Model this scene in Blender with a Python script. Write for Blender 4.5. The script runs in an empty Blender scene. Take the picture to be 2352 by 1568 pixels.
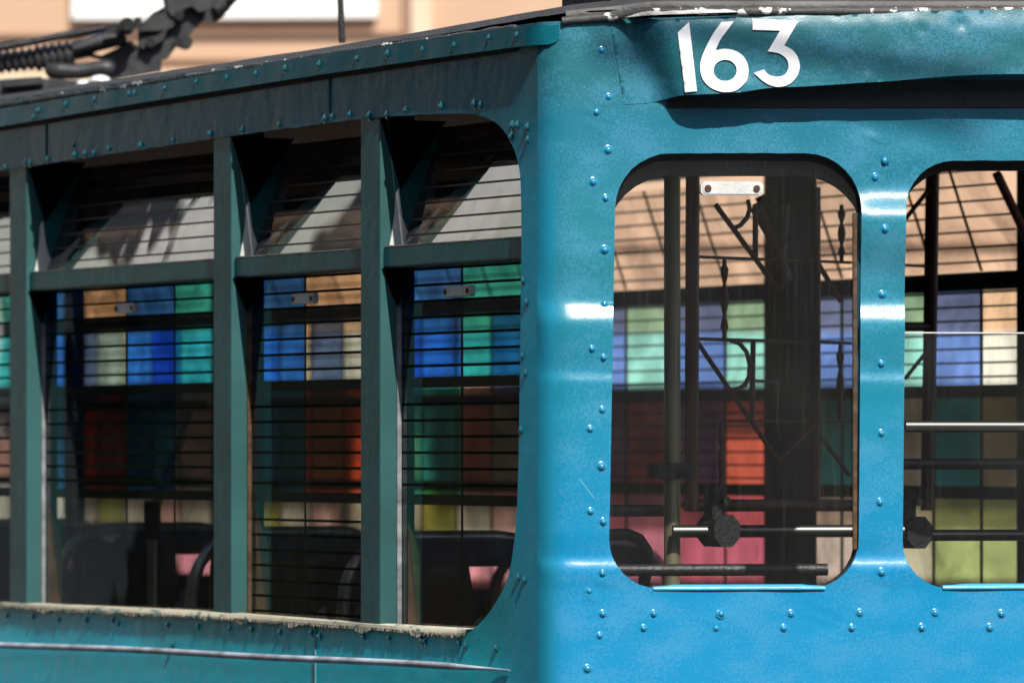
import bpy, bmesh, math, random
from mathutils import Vector, Matrix, noise
from mathutils.geometry import delaunay_2d_cdt
random.seed(7)
R = math.radians
scene = bpy.context.scene
C = scene.collection

# ------------------------------------------------------------------ camera
CZ = 4.2                                   # camera height (a first floor view of the upper deck)
F, IW, CX, HY = 15000.0, 2352.0, 1176.0, 1030.0
cam_d = bpy.data.cameras.new('camera'); cam = bpy.data.objects.new('camera', cam_d); C.objects.link(cam)
cam.location = (0, 0, CZ); cam.rotation_euler = (R(90), 0, 0)
cam_d.sensor_width = 36; cam_d.lens = F/IW*36; cam_d.shift_y = (HY-784)/IW
cam_d.clip_start = 0.5; cam_d.clip_end = 2000
cam_d.dof.use_dof = True; cam_d.dof.focus_distance = 12.35; cam_d.dof.aperture_fstop = 6.0
scene.camera = cam
# ------------------------------------------------------------------ light
ANG = math.atan2(0.409, 0.9125)
ct, st = math.cos(ANG), math.sin(ANG)      # tram axes: x -> (ct, st), y -> (-st, ct)
A_SUN, EL = R(-7), R(45)
ne = Vector((st, -ct)); uu = Vector((ct, st))
sh = ne*math.cos(A_SUN) + uu*math.sin(A_SUN)
S = Vector((sh.x*math.cos(EL), sh.y*math.cos(EL), math.sin(EL)))
sd = bpy.data.lights.new('sun', 'SUN'); sun = bpy.data.objects.new('sun', sd); C.objects.link(sun)
sd.energy = 5.0; sd.angle = R(0.5); sd.color = (1, 0.95, 0.88)
sun.rotation_euler = S.to_track_quat('Z', 'Y').to_euler()
w = bpy.data.worlds.new('World'); scene.world = w; w.use_nodes = True
nt = w.node_tree; bg = nt.nodes['Background']
sky = nt.nodes.new('ShaderNodeTexSky'); sky.sky_type = 'NISHITA'; sky.sun_disc = False
sky.sun_elevation = EL; sky.sun_rotation = math.atan2(S.x, S.y)
nt.links.new(sky.outputs[0], bg.inputs[0]); bg.inputs[1].default_value = 0.12
scene.view_settings.view_transform = 'Standard'; scene.view_settings.look = 'None'
scene.view_settings.exposure = 0.40; scene.view_settings.gamma = 1
scene.cycles.max_bounces = 14; scene.cycles.transparent_max_bounces = 24
scene.cycles.glossy_bounces = 6; scene.cycles.use_denoising = True
scene.cycles.caustics_reflective = False

# ------------------------------------------------------------------ photograph measurements -> tram coordinates
X0, Y0 = (1256-CX)*12/F, 12.0
OR = Vector((X0, Y0, 0))
def T(px, py, Y):                          # a point at world depth Y, in tram coordinates
    v = Vector(((px-CX)/F*Y, Y, (HY-py)/F*Y+CZ)) - OR
    return Vector((v.x*ct+v.y*st, -v.x*st+v.y*ct, v.z))
def onx(x, px, py):                        # on the plane x = const (parallel to the side) -> (t, z)
    q = px-CX
    t = (F*(X0+ct*x)-q*(Y0+st*x))/(F*st+q*ct)
    Y = Y0+st*x+ct*t
    return (t, (HY-py)/F*Y+CZ)
DE = R(15)                                 # the end is splayed: not square to the side
se, ce = math.sin(ANG-DE), math.cos(ANG-DE)
def onend(px, py, t=0.0):                  # on the plane t = const (parallel to the end) -> (u, z)
    q = px-CX
    u = (q*(Y0+ce*t)-F*(X0-se*t))/(F*ce-q*se)
    Y = Y0+se*u+ce*t
    return (u, (HY-py)/F*Y+CZ)
WID, LEN = 1.98, 8.9

# ------------------------------------------------------------------ materials
def mat(name, col=(0.5,0.5,0.5), rough=0.5, metal=0.0, coat=0.0, bump=0.0, bscale=60, var=0.0, vscale=6, spec=0.5):
    m = bpy.data.materials.new(name); m.use_nodes = True
    n = m.node_tree; b = n.nodes['Principled BSDF']
    b.inputs['Base Color'].default_value = (*col, 1); b.inputs['Roughness'].default_value = rough
    b.inputs['Metallic'].default_value = metal; b.inputs['Coat Weight'].default_value = coat
    b.inputs['Coat Roughness'].default_value = 0.12
    b.inputs['Specular IOR Level'].default_value = spec
    tc = n.nodes.new('ShaderNodeTexCoord')
    if var > 0:
        nz = n.nodes.new('ShaderNodeTexNoise'); nz.inputs['Scale'].default_value = vscale; nz.inputs['Detail'].default_value = 8
        n.links.new(tc.outputs['Object'], nz.inputs['Vector'])
        mx = n.nodes.new('ShaderNodeMix'); mx.data_type = 'RGBA'
        mx.inputs[6].default_value = (*[max(0, c*(1-var)) for c in col], 1)
        mx.inputs[7].default_value = (*[min(1, c*(1+var)) for c in col], 1)
        rp = n.nodes.new('ShaderNodeMapRange'); rp.inputs[1].default_value = .3; rp.inputs[2].default_value = .7
        n.links.new(nz.outputs[0], rp.inputs[0]); n.links.new(rp.outputs[0], mx.inputs[0])
        n.links.new(mx.outputs[2], b.inputs['Base Color'])
    if bump > 0:
        nb = n.nodes.new('ShaderNodeTexNoise'); nb.inputs['Scale'].default_value = bscale; nb.inputs['Detail'].default_value = 6
        n.links.new(tc.outputs['Object'], nb.inputs['Vector'])
        bp = n.nodes.new('ShaderNodeBump'); bp.inputs['Strength'].default_value = bump; bp.inputs['Distance'].default_value = 0.01
        n.links.new(nb.outputs[0], bp.inputs['Height']); n.links.new(bp.outputs[0], b.inputs['Normal'])
    return m

def wrap_mat(name, stops, rough, scuff=0.25, bump=0.12, lumps=0.0, axis='Z', corner=None, spec=.5, coat=.15, cax='Y', c0=.30, c1=.06):
    """printed vinyl wrap: colour bands over height, mottled print grain, small scratches, orange peel"""
    m = bpy.data.materials.new(name); m.use_nodes = True
    n = m.node_tree; L = n.links; b = n.nodes['Principled BSDF']
    tc = n.nodes.new('ShaderNodeTexCoord'); sp = n.nodes.new('ShaderNodeSeparateXYZ'); L.new(tc.outputs['Object'], sp.inputs[0])
    z0, z1 = stops[0][0], stops[-1][0]
    mr = n.nodes.new('ShaderNodeMapRange'); mr.inputs[1].default_value = z0; mr.inputs[2].default_value = z1
    L.new(sp.outputs[axis], mr.inputs[0])
    n0 = n.nodes.new('ShaderNodeTexNoise'); n0.inputs['Scale'].default_value = 2.2; n0.inputs['Detail'].default_value = 3
    mpw = n.nodes.new('ShaderNodeMapping'); mpw.inputs['Scale'].default_value = (1, 1, 1.7)
    L.new(tc.outputs['Object'], mpw.inputs[0]); L.new(mpw.outputs[0], n0.inputs['Vector'])
    ad = n.nodes.new('ShaderNodeMath'); ad.operation = 'MULTIPLY_ADD'; ad.inputs[1].default_value = .12; ad.inputs[2].default_value = -.06
    L.new(n0.outputs[0], ad.inputs[0])
    a2 = n.nodes.new('ShaderNodeMath'); a2.operation = 'ADD'; L.new(mr.outputs[0], a2.inputs[0]); L.new(ad.outputs[0], a2.inputs[1])
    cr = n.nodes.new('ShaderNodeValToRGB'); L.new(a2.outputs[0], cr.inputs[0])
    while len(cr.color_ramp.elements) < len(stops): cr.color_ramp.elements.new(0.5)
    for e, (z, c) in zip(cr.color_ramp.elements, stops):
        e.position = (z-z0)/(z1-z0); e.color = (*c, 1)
    # grain
    n1 = n.nodes.new('ShaderNodeTexNoise'); n1.inputs['Scale'].default_value = 210; n1.inputs['Detail'].default_value = 4; n1.inputs['Roughness'].default_value = .7
    L.new(tc.outputs['Object'], n1.inputs['Vector'])
    n2 = n.nodes.new('ShaderNodeTexNoise'); n2.inputs['Scale'].default_value = 9; n2.inputs['Detail'].default_value = 5
    L.new(mpw.outputs[0], n2.inputs['Vector'])
    mu = n.nodes.new('ShaderNodeMath'); mu.operation = 'MULTIPLY_ADD'; mu.inputs[1].default_value = 1.3
    L.new(n1.outputs[0], mu.inputs[0]); L.new(n2.outputs[0], mu.inputs[2])
    r2 = n.nodes.new('ShaderNodeMapRange'); r2.inputs[1].default_value = 1.08; r2.inputs[2].default_value = 1.32
    L.new(mu.outputs[0], r2.inputs[0])
    ms = n.nodes.new('ShaderNodeMath'); ms.operation = 'MULTIPLY'; ms.inputs[1].default_value = scuff; L.new(r2.outputs[0], ms.inputs[0])
    mx = n.nodes.new('ShaderNodeMix'); mx.data_type = 'RGBA'; mx.inputs[7].default_value = (.085, .29, .47, 1)
    L.new(ms.outputs[0], mx.inputs[0]); L.new(cr.outputs[0], mx.inputs[6])
    # fine long scratches
    vo = n.nodes.new('ShaderNodeTexVoronoi'); vo.feature = 'DISTANCE_TO_EDGE'; vo.inputs['Scale'].default_value = 4.0
    wv = n.nodes.new('ShaderNodeMapping'); wv.inputs['Rotation'].default_value = (.5, .9, .3); wv.inputs['Scale'].default_value = (1, 1, .45)
    L.new(tc.outputs['Object'], wv.inputs[0]); L.new(wv.outputs[0], vo.inputs['Vector'])
    th = n.nodes.new('ShaderNodeMath'); th.operation = 'LESS_THAN'; th.inputs[1].default_value = .0022; L.new(vo.outputs[0], th.inputs[0])
    n5 = n.nodes.new('ShaderNodeTexNoise'); n5.inputs['Scale'].default_value = 6; L.new(tc.outputs['Object'], n5.inputs['Vector'])
    g5 = n.nodes.new('ShaderNodeMath'); g5.operation = 'GREATER_THAN'; g5.inputs[1].default_value = .64; L.new(n5.outputs[0], g5.inputs[0])
    m5 = n.nodes.new('ShaderNodeMath'); m5.operation = 'MULTIPLY'; L.new(th.outputs[0], m5.inputs[0]); L.new(g5.outputs[0], m5.inputs[1])
    m6 = n.nodes.new('ShaderNodeMath'); m6.operation = 'MULTIPLY'; m6.inputs[1].default_value = .35; L.new(m5.outputs[0], m6.inputs[0])
    mx2 = n.nodes.new('ShaderNodeMix'); mx2.data_type = 'RGBA'; mx2.inputs[7].default_value = (.35, .5, .55, 1)
    L.new(m6.outputs[0], mx2.inputs[0]); L.new(mx.outputs[2], mx2.inputs[6])
    outc = mx2.outputs[2]
    if corner:  # base colour brightened towards the corner, in place of light there
        my = n.nodes.new('ShaderNodeMapRange'); my.interpolation_type = 'SMOOTHSTEP'; my.inputs[1].default_value = c0; my.inputs[2].default_value = c1; L.new(sp.outputs[cax], my.inputs[0])
        mz = n.nodes.new('ShaderNodeMapRange'); mz.interpolation_type = 'SMOOTHSTEP'; mz.inputs[1].default_value = zb+.70; mz.inputs[2].default_value = zb+.40; L.new(sp.outputs['Z'], mz.inputs[0])
        mm = n.nodes.new('ShaderNodeMath'); mm.operation = 'MULTIPLY'; L.new(my.outputs[0], mm.inputs[0]); L.new(mz.outputs[0], mm.inputs[1])
        mxc = n.nodes.new('ShaderNodeMix'); mxc.data_type = 'RGBA'; mxc.inputs[7].default_value = (*corner, 1); L.new(mm.outputs[0], mxc.inputs[0]); L.new(outc, mxc.inputs[6]); outc = mxc.outputs[2]
    L.new(outc, b.inputs['Base Color'])
    b.inputs['Roughness'].default_value = rough
    b.inputs['Specular IOR Level'].default_value = spec; b.inputs['Coat Weight'].default_value = coat; b.inputs['Coat Roughness'].default_value = 0.1
    # relief
    n3 = n.nodes.new('ShaderNodeTexNoise'); n3.inputs['Scale'].default_value = 320; n3.inputs['Detail'].default_value = 3
    L.new(tc.outputs['Object'], n3.inputs['Vector'])
    b1 = n.nodes.new('ShaderNodeBump'); b1.inputs['Strength'].default_value = bump; b1.inputs['Distance'].default_value = .002
    L.new(n3.outputs[0], b1.inputs['Height'])
    n4 = n.nodes.new('ShaderNodeTexNoise'); n4.inputs['Scale'].default_value = 14; n4.inputs['Detail'].default_value = 5; n4.inputs['Roughness'].default_value = .55
    L.new(tc.outputs['Object'], n4.inputs['Vector'])
    b2 = n.nodes.new('ShaderNodeBump'); b2.inputs['Strength'].default_value = .18+lumps; b2.inputs['Distance'].default_value = .006
    L.new(n4.outputs[0], b2.inputs['Height']); L.new(b1.outputs[0], b2.inputs['Normal'])
    L.new(b2.outputs[0], b.inputs['Normal'])
    return m

zb = CZ
M = {}
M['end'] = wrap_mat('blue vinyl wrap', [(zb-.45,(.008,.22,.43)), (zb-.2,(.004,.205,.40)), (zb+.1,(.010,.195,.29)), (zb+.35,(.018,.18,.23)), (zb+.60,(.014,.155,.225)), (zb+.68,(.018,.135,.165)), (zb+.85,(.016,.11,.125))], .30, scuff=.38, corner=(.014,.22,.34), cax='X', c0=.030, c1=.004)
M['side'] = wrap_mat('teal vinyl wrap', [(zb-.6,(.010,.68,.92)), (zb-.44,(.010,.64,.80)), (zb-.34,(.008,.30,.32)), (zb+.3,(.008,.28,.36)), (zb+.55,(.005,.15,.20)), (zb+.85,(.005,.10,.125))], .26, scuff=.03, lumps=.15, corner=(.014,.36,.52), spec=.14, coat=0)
M['post'] = mat('teal painted steel', (.006,.088,.098), .36, spec=.25, bump=.12, bscale=35, var=.25)
M['lit'] = mat('faded grey teal paint', (.026,.088,.088), .5, bump=.1, bscale=30, var=.2, vscale=4, spec=.3)  # post paint greyed and lightened to carry the light on return faces
M['head'] = wrap_mat('teal blue vinyl header', [(zb+.6,(.045,.27,.38)), (zb+.70,(.040,.25,.36)), (zb+.8,(.030,.22,.29)), (zb+.86,(.02,.2,.27))], .24, scuff=.2, lumps=.05)
M['roof'] = mat('rough black roofing', (.030,.029,.029), .85, bump=.9, bscale=70, var=.5, vscale=30)
M['inner'] = mat('dark brown interior paint', (.018,.013,.011), .55, bump=.1)
M['wood'] = mat('varnished brown wood', (.42,.23,.13), .5, bump=.3, bscale=40, var=.4, vscale=18)
M['white'] = mat('white vinyl lettering', (.93,.93,.93), .4)
M['alu'] = mat('brushed aluminium', (.58,.58,.57), .45, metal=.1, bump=.08, bscale=200, var=.1, vscale=40)
M['channel'] = mat('oxidised channel', (.22,.23,.24), .45, metal=.2, bump=.3, bscale=50, var=.5, vscale=25)
M['alu_end'] = mat('weathered aluminium', (.60,.595,.58), .4, metal=.2, bump=.1, bscale=200, var=.12, vscale=40)
M['chrome'] = mat('worn chrome tube', (.75,.74,.71), .32, metal=.7, bump=.04)
M['screw'] = mat('rusty screw', (.10,.055,.035), .5, metal=.6)
M['black'] = mat('matt black metal', (.007,.007,.008), .48, bump=.25, bscale=120, var=.3)
M['grease'] = mat('dusty black casting', (.026,.026,.028), .5, bump=.12, bscale=60, var=.5, vscale=20)
M['iron'] = mat('dark red iron', (.20,.055,.035), .5, bump=.4, bscale=60, var=.4)
M['seal'] = mat('black felt', (.002,.002,.002), .95, spec=.1)
M['seat'] = mat('dark brown moulded seat', (.05,.036,.022), .4, bump=.1, var=.3)
M['cover'] = mat('blue seat cover', (.02,.06,.16), .6, bump=.2)
M['bronze'] = mat('bronze window channel', (.16,.10,.06), .35, metal=.6, bump=.2, var=.4, vscale=50)
M['rubber'] = mat('black rubber', (.012,.012,.012), .6, bump=.6, bscale=180)
M['bar'] = mat('olive printed bar', (.012,.020,.010), .8, spec=0)
M['barf'] = mat('olive printed bar far', (.20,.24,.11), .8, spec=0)
M['sill'] = mat('pale blue sill', (.05,.33,.52), .35, coat=.3, bump=.3, bscale=25, var=.2)
M['moulding'] = mat('scuffed pale moulding', (.36,.40,.46), .5, metal=0, bump=.3, bscale=30, var=.5, vscale=12)

def chip_mat(name, base, chip, scale, lo):
    m = bpy.data.materials.new(name); m.use_nodes = True; n = m.node_tree; L = n.links; b = n.nodes['Principled BSDF']
    tc = n.nodes.new('ShaderNodeTexCoord'); nz = n.nodes.new('ShaderNodeTexNoise'); nz.inputs['Scale'].default_value = scale; nz.inputs['Detail'].default_value = 9; nz.inputs['Roughness'].default_value = .65
    mp = n.nodes.new('ShaderNodeMapping'); mp.inputs['Scale'].default_value = (1, .35, 1)
    L.new(tc.outputs['Object'], mp.inputs[0]); L.new(mp.outputs[0], nz.inputs['Vector'])
    rp = n.nodes.new('ShaderNodeMapRange'); rp.inputs[1].default_value = lo; rp.inputs[2].default_value = lo+.03; L.new(nz.outputs[0], rp.inputs[0])
    mx = n.nodes.new('ShaderNodeMix'); mx.data_type = 'RGBA'; mx.inputs[6].default_value = (*base,1); mx.inputs[7].default_value = (*chip,1)
    L.new(rp.outputs[0], mx.inputs[0]); L.new(mx.outputs[2], b.inputs['Base Color']); b.inputs['Roughness'].default_value = .6
    bp = n.nodes.new('ShaderNodeBump'); bp.inputs['Strength'].default_value = .8; bp.inputs['Distance'].default_value = .006
    L.new(nz.outputs[0], bp.inputs['Height']); L.new(bp.outputs[0], b.inputs['Normal'])
    return m
M['chipw'] = chip_mat('flaking white sealant', (.05,.05,.048), (.75,.72,.66), 30, .57)
M['chips'] = chip_mat('flaking cream sealant', (.05,.055,.055), (.62,.58,.50), 40, .58)
M['sillchip'] = chip_mat('frayed cream edge', (.08,.14,.14), (.36,.34,.26), 35, .42)

def glass_mat(name, refl=1.0, dust=.05, tint=(1,1,1), rough=.0, ior=1.6):
    m = bpy.data.materials.new(name); m.use_nodes = True; n = m.node_tree; L = n.links
    n.nodes.remove(n.nodes['Principled BSDF']); out = n.nodes['Material Output']
    tr = n.nodes.new('ShaderNodeBsdfTransparent'); tr.inputs[0].default_value = (*tint, 1)
    gl = n.nodes.new('ShaderNodeBsdfGlossy'); gl.inputs['Roughness'].default_value = rough; gl.inputs[0].default_value = (refl, refl, refl, 1)
    fr = n.nodes.new('ShaderNodeFresnel'); gm = n.nodes.new('ShaderNodeNewGeometry'); io = n.nodes.new('ShaderNodeMapRange'); io.inputs[3].default_value = ior; io.inputs[4].default_value = 1/ior
    L.new(gm.outputs['Backfacing'], io.inputs[0]); L.new(io.outputs[0], fr.inputs[0])
    mx = n.nodes.new('ShaderNodeMixShader'); L.new(fr.outputs[0], mx.inputs[0]); L.new(tr.outputs[0], mx.inputs[1]); L.new(gl.outputs[0], mx.inputs[2])
    df = n.nodes.new('ShaderNodeBsdfDiffuse'); df.inputs[0].default_value = (.55,.55,.52,1)
    tc = n.nodes.new('ShaderNodeTexCoord')
    n1 = n.nodes.new('ShaderNodeTexNoise'); n1.inputs['Scale'].default_value = 5; n1.inputs['Detail'].default_value = 6; L.new(tc.outputs['Object'], n1.inputs['Vector'])
    n2 = n.nodes.new('ShaderNodeTexVoronoi'); n2.inputs['Scale'].default_value = 90; L.new(tc.outputs['Object'], n2.inputs['Vector'])
    lt = n.nodes.new('ShaderNodeMath'); lt.operation = 'LESS_THAN'; lt.inputs[1].default_value = .07; L.new(n2.outputs['Distance'], lt.inputs[0])
    n3 = n.nodes.new('ShaderNodeTexNoise'); n3.inputs['Scale'].default_value = 1
    mp = n.nodes.new('ShaderNodeMapping'); mp.inputs['Scale'].default_value = (160, 160, 5); L.new(tc.outputs['Object'], mp.inputs[0]); L.new(mp.outputs[0], n3.inputs['Vector'])
    n3.inputs['Detail'].default_value = 4
    r3 = n.nodes.new('ShaderNodeMapRange'); r3.inputs[1].default_value = .55; r3.inputs[2].default_value = .8; r3.inputs[4].default_value = dust*.7; L.new(n3.outputs[0], r3.inputs[0])
    ma = n.nodes.new('ShaderNodeMath'); ma.operation = 'MULTIPLY_ADD'; ma.inputs[1].default_value = min(dust*3.5, .08); L.new(lt.outputs[0], ma.inputs[0]); L.new(r3.outputs[0], ma.inputs[2])
    mb = n.nodes.new('ShaderNodeMath'); mb.operation = 'MULTIPLY_ADD'; mb.inputs[1].default_value = dust; L.new(n1.outputs[0], mb.inputs[0]); L.new(ma.outputs[0], mb.inputs[2])
    m2 = n.nodes.new('ShaderNodeMixShader'); L.new(mb.outputs[0], m2.inputs[0]); L.new(mx.outputs[0], m2.inputs[1]); L.new(df.outputs[0], m2.inputs[2])
    # ripples in the reflection
    nb = n.nodes.new('ShaderNodeTexNoise'); nb.inputs['Scale'].default_value = 3; L.new(tc.outputs['Object'], nb.inputs['Vector'])
    bp = n.nodes.new('ShaderNodeBump'); bp.inputs['Strength'].default_value = .06; bp.inputs['Distance'].default_value = .02
    L.new(nb.outputs[0], bp.inputs['Height']); L.new(bp.outputs[0], gl.inputs['Normal'])
    L.new(m2.outputs[0], out.inputs[0])
    return m
M['glass'] = glass_mat('dusty window glass', .8, .008)
M['glass_end'] = glass_mat('scratched end window glass', .9, .030)
M['glass_hop'] = glass_mat('dusty hopper glass', 1.0, .02, tint=(.16,.16,.16), ior=2.5)

def film_mat():
    """see-through printed film: the cell colour (attribute) tints what passes; brushy variation in the print"""
    m = bpy.data.materials.new('printed window film'); m.use_nodes = True; n = m.node_tree; L = n.links
    n.nodes.remove(n.nodes['Principled BSDF']); out = n.nodes['Material Output']
    at = n.nodes.new('ShaderNodeAttribute'); at.attribute_name = 'print'
    tc = n.nodes.new('ShaderNodeTexCoord'); nz = n.nodes.new('ShaderNodeTexNoise'); nz.inputs['Scale'].default_value = 4.5; nz.inputs['Detail'].default_value = 6; nz.inputs['Distortion'].default_value = 1.6
    L.new(tc.outputs['Object'], nz.inputs['Vector'])
    mr = n.nodes.new('ShaderNodeMapRange'); mr.inputs[1].default_value = .3; mr.inputs[2].default_value = .7; mr.inputs[3].default_value = .50; mr.inputs[4].default_value = 1.15; L.new(nz.outputs[0], mr.inputs[0])
    vm = n.nodes.new('ShaderNodeVectorMath'); vm.operation = 'SCALE'; L.new(at.outputs['Color'], vm.inputs[0]); L.new(mr.outputs[0], vm.inputs['Scale'])
    tr = n.nodes.new('ShaderNodeBsdfTransparent'); L.new(vm.outputs[0], tr.inputs[0])
    df = n.nodes.new('ShaderNodeBsdfTranslucent'); L.new(vm.outputs[0], df.inputs[0])
    mx = n.nodes.new('ShaderNodeMixShader'); mx.inputs[0].default_value = .025; L.new(tr.outputs[0], mx.inputs[1]); L.new(df.outputs[0], mx.inputs[2])
    L.new(mx.outputs[0], out.inputs[0])
    return m
M['film'] = film_mat()

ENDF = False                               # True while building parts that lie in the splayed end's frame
# ------------------------------------------------------------------ mesh helpers
def link(name, me, m, parent=None, smooth=False):
    o = bpy.data.objects.new(name, me); C.objects.link(o)
    if ENDF and parent is not None and parent.name == 'tram': o.rotation_euler = (0, 0, -DE)
    if m is not None:
        for k in (m if isinstance(m, (list, tuple)) else [m]): me.materials.append(k)
    if parent is not None: o.parent = parent
    if smooth:
        for p in me.polygons: p.use_smooth = True
    return o
class MB:
    def __init__(s): s.v, s.f, s.mi, s.sm = [], [], [], []
    def add(s, vs, fs, mi=0, smooth=False):
        b = len(s.v); s.v += [tuple(v) for v in vs]
        for f in fs: s.f.append([i+b for i in f]); s.mi.append(mi); s.sm.append(smooth)
    def box(s, x0, x1, y0, y1, z0, z1, mi=0, bev=0.0):
        x0, x1 = min(x0,x1), max(x0,x1); y0, y1 = min(y0,y1), max(y0,y1); z0, z1 = min(z0,z1), max(z0,z1)
        if bev <= 0:
            v = [(x,y,z) for x in (x0,x1) for y in (y0,y1) for z in (z0,z1)]
            s.add(v, [(0,1,3,2),(4,6,7,5),(0,4,5,1),(2,3,7,6),(0,2,6,4),(1,5,7,3)], mi); return
        bm = bmesh.new(); bmesh.ops.create_cube(bm, size=1)
        for q in bm.verts: q.co = Vector(((x0+x1)/2+q.co.x*(x1-x0), (y0+y1)/2+q.co.y*(y1-y0), (z0+z1)/2+q.co.z*(z1-z0)))
        bmesh.ops.bevel(bm, geom=bm.edges[:], offset=bev, segments=2, affect='EDGES')
        bm.verts.index_update()
        s.add([q.co for q in bm.verts], [[q.index for q in f.verts] for f in bm.faces], mi); bm.free()
    def tube(s, pts, r, n=12, mi=0, caps=True, closed=False):
        pts = [Vector(p) for p in pts]; rs = r if isinstance(r, (list, tuple)) else [r]*len(pts)
        vs, fs = [], []; up = None
        for i, p in enumerate(pts):
            a = pts[max(0, i-1)]; b = pts[min(len(pts)-1, i+1)]
            d = (b-a).normalized()
            if up is None:
                up = Vector((0,0,1)) if abs(d.z) < .9 else Vector((1,0,0))
            sx = d.cross(up).normalized(); up = sx.cross(d).normalized()
            for k in range(n):
                a_ = 2*math.pi*k/n
                vs.append(p + (sx*math.cos(a_)+up*math.sin(a_))*rs[i])
        for i in range(len(pts)-1):
            for k in range(n):
                fs.append((i*n+k, i*n+(k+1)%n, (i+1)*n+(k+1)%n, (i+1)*n+k))
        s.add(vs, fs, mi, True)
        if caps:
            s.add(vs[:n], [tuple(range(n-1,-1,-1))], mi); s.add(vs[-n:], [tuple(range(n))], mi)
    def prism(s, pts2, fn, d0, d1, mi=0):
        """pts2 outline in 2-D; fn(a, b, d) -> 3-D; d0 front, d1 back"""
        k = len(pts2)
        s.add([fn(a,b,d0) for a,b in pts2]+[fn(a,b,d1) for a,b in pts2],
              [tuple(range(k)), tuple(range(2*k-1, k-1, -1))]+[(i, i+k, (i+1)%k+k, (i+1)%k) for i in range(k)], mi)
    def build(s, name, m, parent=None):
        me = bpy.data.meshes.new(name); me.from_pydata(s.v, [], s.f)
        me.polygons.foreach_set('material_index', s.mi); me.polygons.foreach_set('use_smooth', s.sm)
        o = link(name, me, m, parent)
        bm = bmesh.new(); bm.from_mesh(me); bmesh.ops.recalc_face_normals(bm, faces=bm.faces[:]); bm.to_mesh(me); bm.free()
        return o
def inside(p, poly):
    x, y = p; c = False; j = len(poly)-1
    for i in range(len(poly)):
        xi, yi = poly[i]; xj, yj = poly[j]
        if (yi > y) != (yj > y) and x < (xj-xi)*(y-yi)/(yj-yi)+xi: c = not c
        j = i
    return c
def densify(poly, step):
    out = []
    for i, a in enumerate(poly):
        b = poly[(i+1) % len(poly)]; k = max(1, int(math.hypot(b[0]-a[0], b[1]-a[1])/step))
        for j in range(k): out.append((a[0]+(b[0]-a[0])*j/k, a[1]+(b[1]-a[1])*j/k))
    return out
def catmull(pts, n=6, closed=True):
    out = []; k = len(pts)
    rng = range(k) if closed else range(k-1)
    for i in rng:
        g = (lambda j: pts[j % k]) if closed else (lambda j: pts[max(0, min(k-1, j))])
        p0, p1, p2, p3 = g(i-1), g(i), g(i+1), g(i+2)
        for j in range(n):
            t = j/n
            out.append(tuple(.5*((2*b)+(-a+c)*t+(2*a-5*b+4*c-d)*t*t+(-a+3*b-3*c+d)*t**3) for a,b,c,d in zip(p0,p1,p2,p3)))
    if not closed: out.append(tuple(pts[-1]))
    return out
def panel(name, outer, holes, sx, sz, fmap, m, parent, rim=0.0, rim_outer=False, zlo=None, rim_mat=None, rough_edge=0.0):
    """sheet with holes: fmap(a, b, depth) -> 3-D, depth 0 on the face and positive inward"""
    st_ = min(sx, sz)
    outer = densify(outer, st_*1.5); holes = [densify(h, st_*1.0) for h in holes]
    if rough_edge:
        holes = [[(a, b+rough_edge*noise.noise(Vector((a*30, b*30, 0)))) for a, b in h] for h in holes]
    pts, edges = [], []
    for lp in [outer]+holes:
        b = len(pts); pts += lp; edges += [(b+i, b+(i+1) % len(lp)) for i in range(len(lp))]
    xs = [p[0] for p in outer]; zs = [p[1] for p in outer]
    nb = len(pts)
    bd = {}
    for p in pts: bd.setdefault((int(p[0]/st_), int(p[1]/st_)), []).append(p)
    def near(p):
        i, j = int(p[0]/st_), int(p[1]/st_)
        for a in (i-1,i,i+1):
            for b in (j-1,j,j+1):
                for q in bd.get((a,b), ()):
                    if (q[0]-p[0])**2+(q[1]-p[1])**2 < (st_*.45)**2: return True
        return False
    zlow = min(zs); z = zlow
    grid_z = []
    while z < max(zs):
        grid_z.append(z); z += sz if (zlo is None or z >= zlo) else .25
    for z in grid_z:
        x = min(xs)
        while x < max(xs):
            p = (x, z); x += sx if (zlo is None or z >= zlo) else .2
            if inside(p, outer) and not any(inside(p, h) for h in holes) and not near(p): pts.append(p)
    vo, ed, fa, *_ = delaunay_2d_cdt([Vector(p) for p in pts], edges, [], 0, 1e-6)
    vo = [tuple(v) for v in vo]
    fs = []
    for f in fa:
        cx = sum(vo[i][0] for i in f)/len(f); cy = sum(vo[i][1] for i in f)/len(f)
        if inside((cx,cy), outer) and not any(inside((cx,cy), h) for h in holes): fs.append(list(f))
    mb = MB(); mb.add([fmap(a,b,0) for a,b in vo], fs, 0, True)
    if rim:
        for lp in (holes+([outer] if rim_outer else [])):
            k = len(lp)
            mb.add([fmap(a,b,0) for a,b in lp]+[fmap(a,b,rim) for a,b in lp], [(i,(i+1)%k,(i+1)%k+k,i+k) for i in range(k)], 1 if rim_mat else 0, False)
    me = bpy.data.meshes.new(name); me.from_pydata(mb.v, [], mb.f)
    me.polygons.foreach_set('material_index', mb.mi); me.polygons.foreach_set('use_smooth', mb.sm)
    return link(name, me, [m, rim_mat] if rim_mat else m, parent)
def sms(x, a=0.0, b=1.0):
    t = max(0, min(1, (x-a)/(b-a))); return t*t*(3-2*t)
def tag(o, label=None, cat=None, group=None, kind=None):
    for k, v in (('label',label),('category',cat),('group',group),('kind',kind)):
        if v: o[k] = v
    return o
def empty(name, loc, rz=0):
    o = bpy.data.objects.new(name, None); C.objects.link(o); o.location = loc; o.rotation_euler = (0,0,rz); return o

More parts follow.
